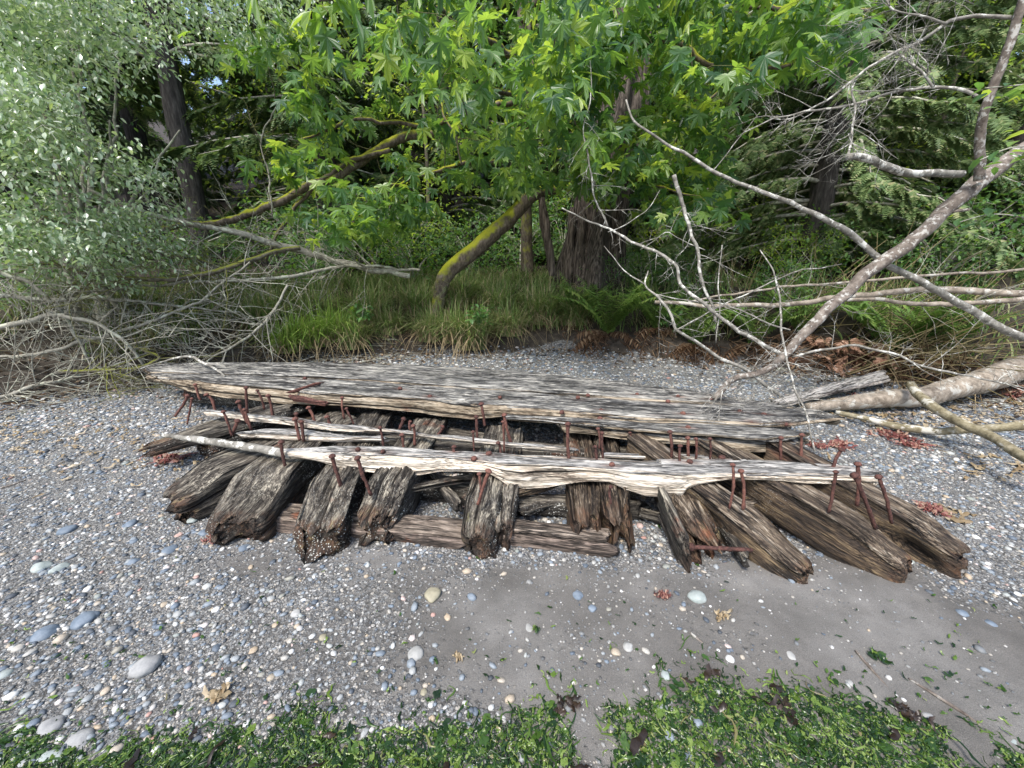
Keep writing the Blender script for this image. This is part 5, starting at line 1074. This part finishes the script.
for pts, lab in [([(690, 634), (703, 645)], "short brown stick on the bare sand"), ([(855, 652), (872, 672), (888, 690)], "thin bent brown stick on the bare sand"), ([(908, 680), (940, 700), (970, 720), (1000, 745)], "long thin dark stalk running into the green weed"), ([(55, 510), (85, 500)], "short tan stick on the shingle at left"), ([(178, 452), (215, 440)], "tan stick by the dark wrack line left of the wreck")][:3] + [([(55, 467), (85, 453)], "pale stick on the shingle left of the wreck"), ([(-10, 492), (12, 486), (26, 481)], "brown stick on the shingle at the left edge"), ([(870, 392), (910, 402), (935, 390)], "thin pale root under the log")]:
    P = np.array([at_ground(a, b) + [0, 0, .008] for a, b in pts]); mb = MB(); tube(mb, resample(P, 14), [.004, .006, .003], 6, .2); tag(mb.build("beach_stick", M['brownbranch'], at=P[0]), lab, "stick", "sticks on the beach")

# the larger stones
def stone_mat(nm, c0, c1): 
    t = NT(nm); v = t.coords(); return t.finish(t.ramp(t.noise(v, 18, 6, .65), [(.35, c0), (.65, c1)]), .6, t.noise(v, 60, 5, .6), .3, .004, spec=.4)
SM = {'blue': stone_mat('blue_grey_stone', (.09, .12, .155), (.17, .205, .245)), 'white': stone_mat('white_stone', (.22, .22, .205), (.38, .375, .355)), 'pale': stone_mat('pale_green_stone', (.22, .255, .24), (.34, .37, .35)), 'grey': stone_mat('grey_stone', (.2, .2, .2), (.34, .34, .33)), 'tan': stone_mat('olive_tan_stone', (.22, .2, .14), (.34, .31, .22)), 'pink': stone_mat('pink_stone', (.36, .24, .2), (.48, .34, .29))}
for px, py, w_, h_, c, lab in [(433, 596, 20, 15, 'tan', "olive tan rounded stone in front of the middle timber"), (416, 656, 20, 15, 'white', "white stone on the pebbles just left of the bare sand"), (529, 630, 13, 10, 'white', "pale smooth stone alone on the middle sand"), (662, 699, 9, 13, 'white', "white oval stone just above the green weed"), (665, 676, 12, 11, 'pale', "pale stone right of the sand hole above the weed"), (697, 598, 22, 12, 'pale', "flat pale stone in front of the right timber"),
                               (146, 667, 30, 20, 'grey', "largest grey stone on the left shingle"), (85, 622, 26, 17, 'blue', "large blue grey stone on the left shingle"), (45, 636, 28, 14, 'blue', "flat blue stone near the left edge"), (60, 570, 18, 14, 'pale', "rounder pale green stone near the left edge"), (42, 568, 20, 9, 'pale', "flat pale stone touching the rounder pale green one"), (52, 728, 28, 15, 'grey', "flat grey stone above the weed at lower left"), (78, 743, 28, 17, 'grey', "rounded grey stone right of the flat grey one at lower left"), (2, 678, 18, 24, 'pale', "large pale stone cut by the left edge"), (52, 763, 38, 14, 'pale', "broad pale stone at the bottom left corner"),
                               (193, 520, 15, 9, 'pale', "pale stone beside the second left timber"), (205, 533, 13, 8, 'blue', "blue stone near the left timbers, right of the pale one"), (170, 551, 17, 11, 'blue', "blue stone on the sand left of the red scrap"), (130, 525, 13, 9, 'blue', "small blue stone left of the pale stone by the second timber"), (179, 536, 9, 6, 'pink', "small pink stone beside the blue stones at left"), (133, 563, 15, 7, 'blue', "flat dark blue stone left of the red scrap"), (244, 549, 13, 8, 'blue', "blue stone at the foot of the third timber"), (68, 531, 18, 9, 'blue', "long slate blue stone on the left shingle"),
                               (578, 596, 13, 10, 'blue', "dark blue stone on the middle sand"), (592, 609, 10, 8, 'blue', "light blue stone beside the dark blue one"), (628, 647, 13, 11, 'white', "white stone right of the middle sand"), (791, 657, 12, 9, 'white', "white stone on the right sand"), (849, 683, 8, 6, 'white', "small white stone above the weed at right"), (990, 625, 13, 8, 'blue', "blue stone on the right edge of the sand"), (962, 614, 12, 7, 'blue', "blue stone below the outermost timber"), (927, 717, 14, 6, 'grey', "flat grey stone by the dark kelp at right"), (1012, 743, 12, 10, 'pale', "pale stone in the weed at the bottom right"), (480, 652 - 22, 9, 7, 'grey', "grey stone among the pebbles left of the sand"), (384, 656, 9, 11, 'tan', "tan egg shaped stone on the middle pebbles"), (327, 697, 12, 8, 'grey', "grey stone just above the weed at left centre"), (296, 614, 11, 7, 'white', "white flat stone on the left pebbles"), (323, 638, 9, 8, 'tan', "brownish round stone on the left pebbles"), (424, 696, 9, 11, 'white', "thin white stone right above the weed"), (424, 693, 9, 8, 'tan', "sandy stone touching the thin white stone"), (470, 745, 12, 13, 'pink', "pink stone lying in the green weed")]:
    p = at_ground(px, py); dep = (p - EYE) @ np.array([0, cP, -sP]); r = w_ / 2 * dep / F * .78; sl = abs(ray(px, py)[2]) / np.linalg.norm(ray(px, py)); rz_ = r * .5; ry_ = max(.5 * r, min(1.1 * r, (h_ / 2 * dep / F - rz_ * (1 - sl) * .6) / max(sl, .3)))
    V = ICO3 * np.array([r, ry_, rz_]); V = V * (1 + .20 * fbm(ICO3[:, 0] * 1.3 + px, ICO3[:, 1] * 1.3, ICO3[:, 2] * 1.3 + py, 2))[:, None]
    me = mesh_np("beach_stone", V, [ICF3], None, True, SM[c]); o = link("beach_stone", me, None, p + [0, 0, rz_ * .38]); o.rotation_euler = (0, 0, rng.normal(0, .15)); tag(o, lab, "stone", "larger stones on the beach")
# ------------------------------------------------------------------ light and view
w = bpy.data.worlds.new("World"); scene.world = w; w.use_nodes = True
nt = w.node_tree; bg = nt.nodes['Background']; sky = nt.nodes.new('ShaderNodeTexSky'); sky.sky_type = 'NISHITA'; sky.sun_disc = False
SUN_EL, SUN_AZ = 55, 208     # azimuth clockwise from +Y: behind the camera's left shoulder
sky.sun_elevation = R(SUN_EL); sky.sun_rotation = R(SUN_AZ); sky.dust_density = 2.0; sky.air_density = 1.0; sky.ozone_density = .6
nt.links.new(sky.outputs[0], bg.inputs[0]); bg.inputs[1].default_value = .15
sd = bpy.data.lights.new("sun", 'SUN'); so = bpy.data.objects.new("sun", sd); COL.objects.link(so)
sd.energy = 2.2; sd.angle = R(15); sd.color = (1, .965, .91)
dirv = Vector((math.sin(R(SUN_AZ)) * math.cos(R(SUN_EL)), math.cos(R(SUN_AZ)) * math.cos(R(SUN_EL)), math.sin(R(SUN_EL))))
so.rotation_euler = dirv.to_track_quat('Z', 'Y').to_euler()
scene.view_settings.view_transform = 'Standard'; scene.view_settings.look = 'None'; scene.view_settings.gamma = 1
scene.view_settings.use_curve_mapping = False; scene.view_settings.exposure = 1.15
scene.cycles.max_bounces = 6; scene.cycles.diffuse_bounces = 3; scene.cycles.transmission_bounces = 4
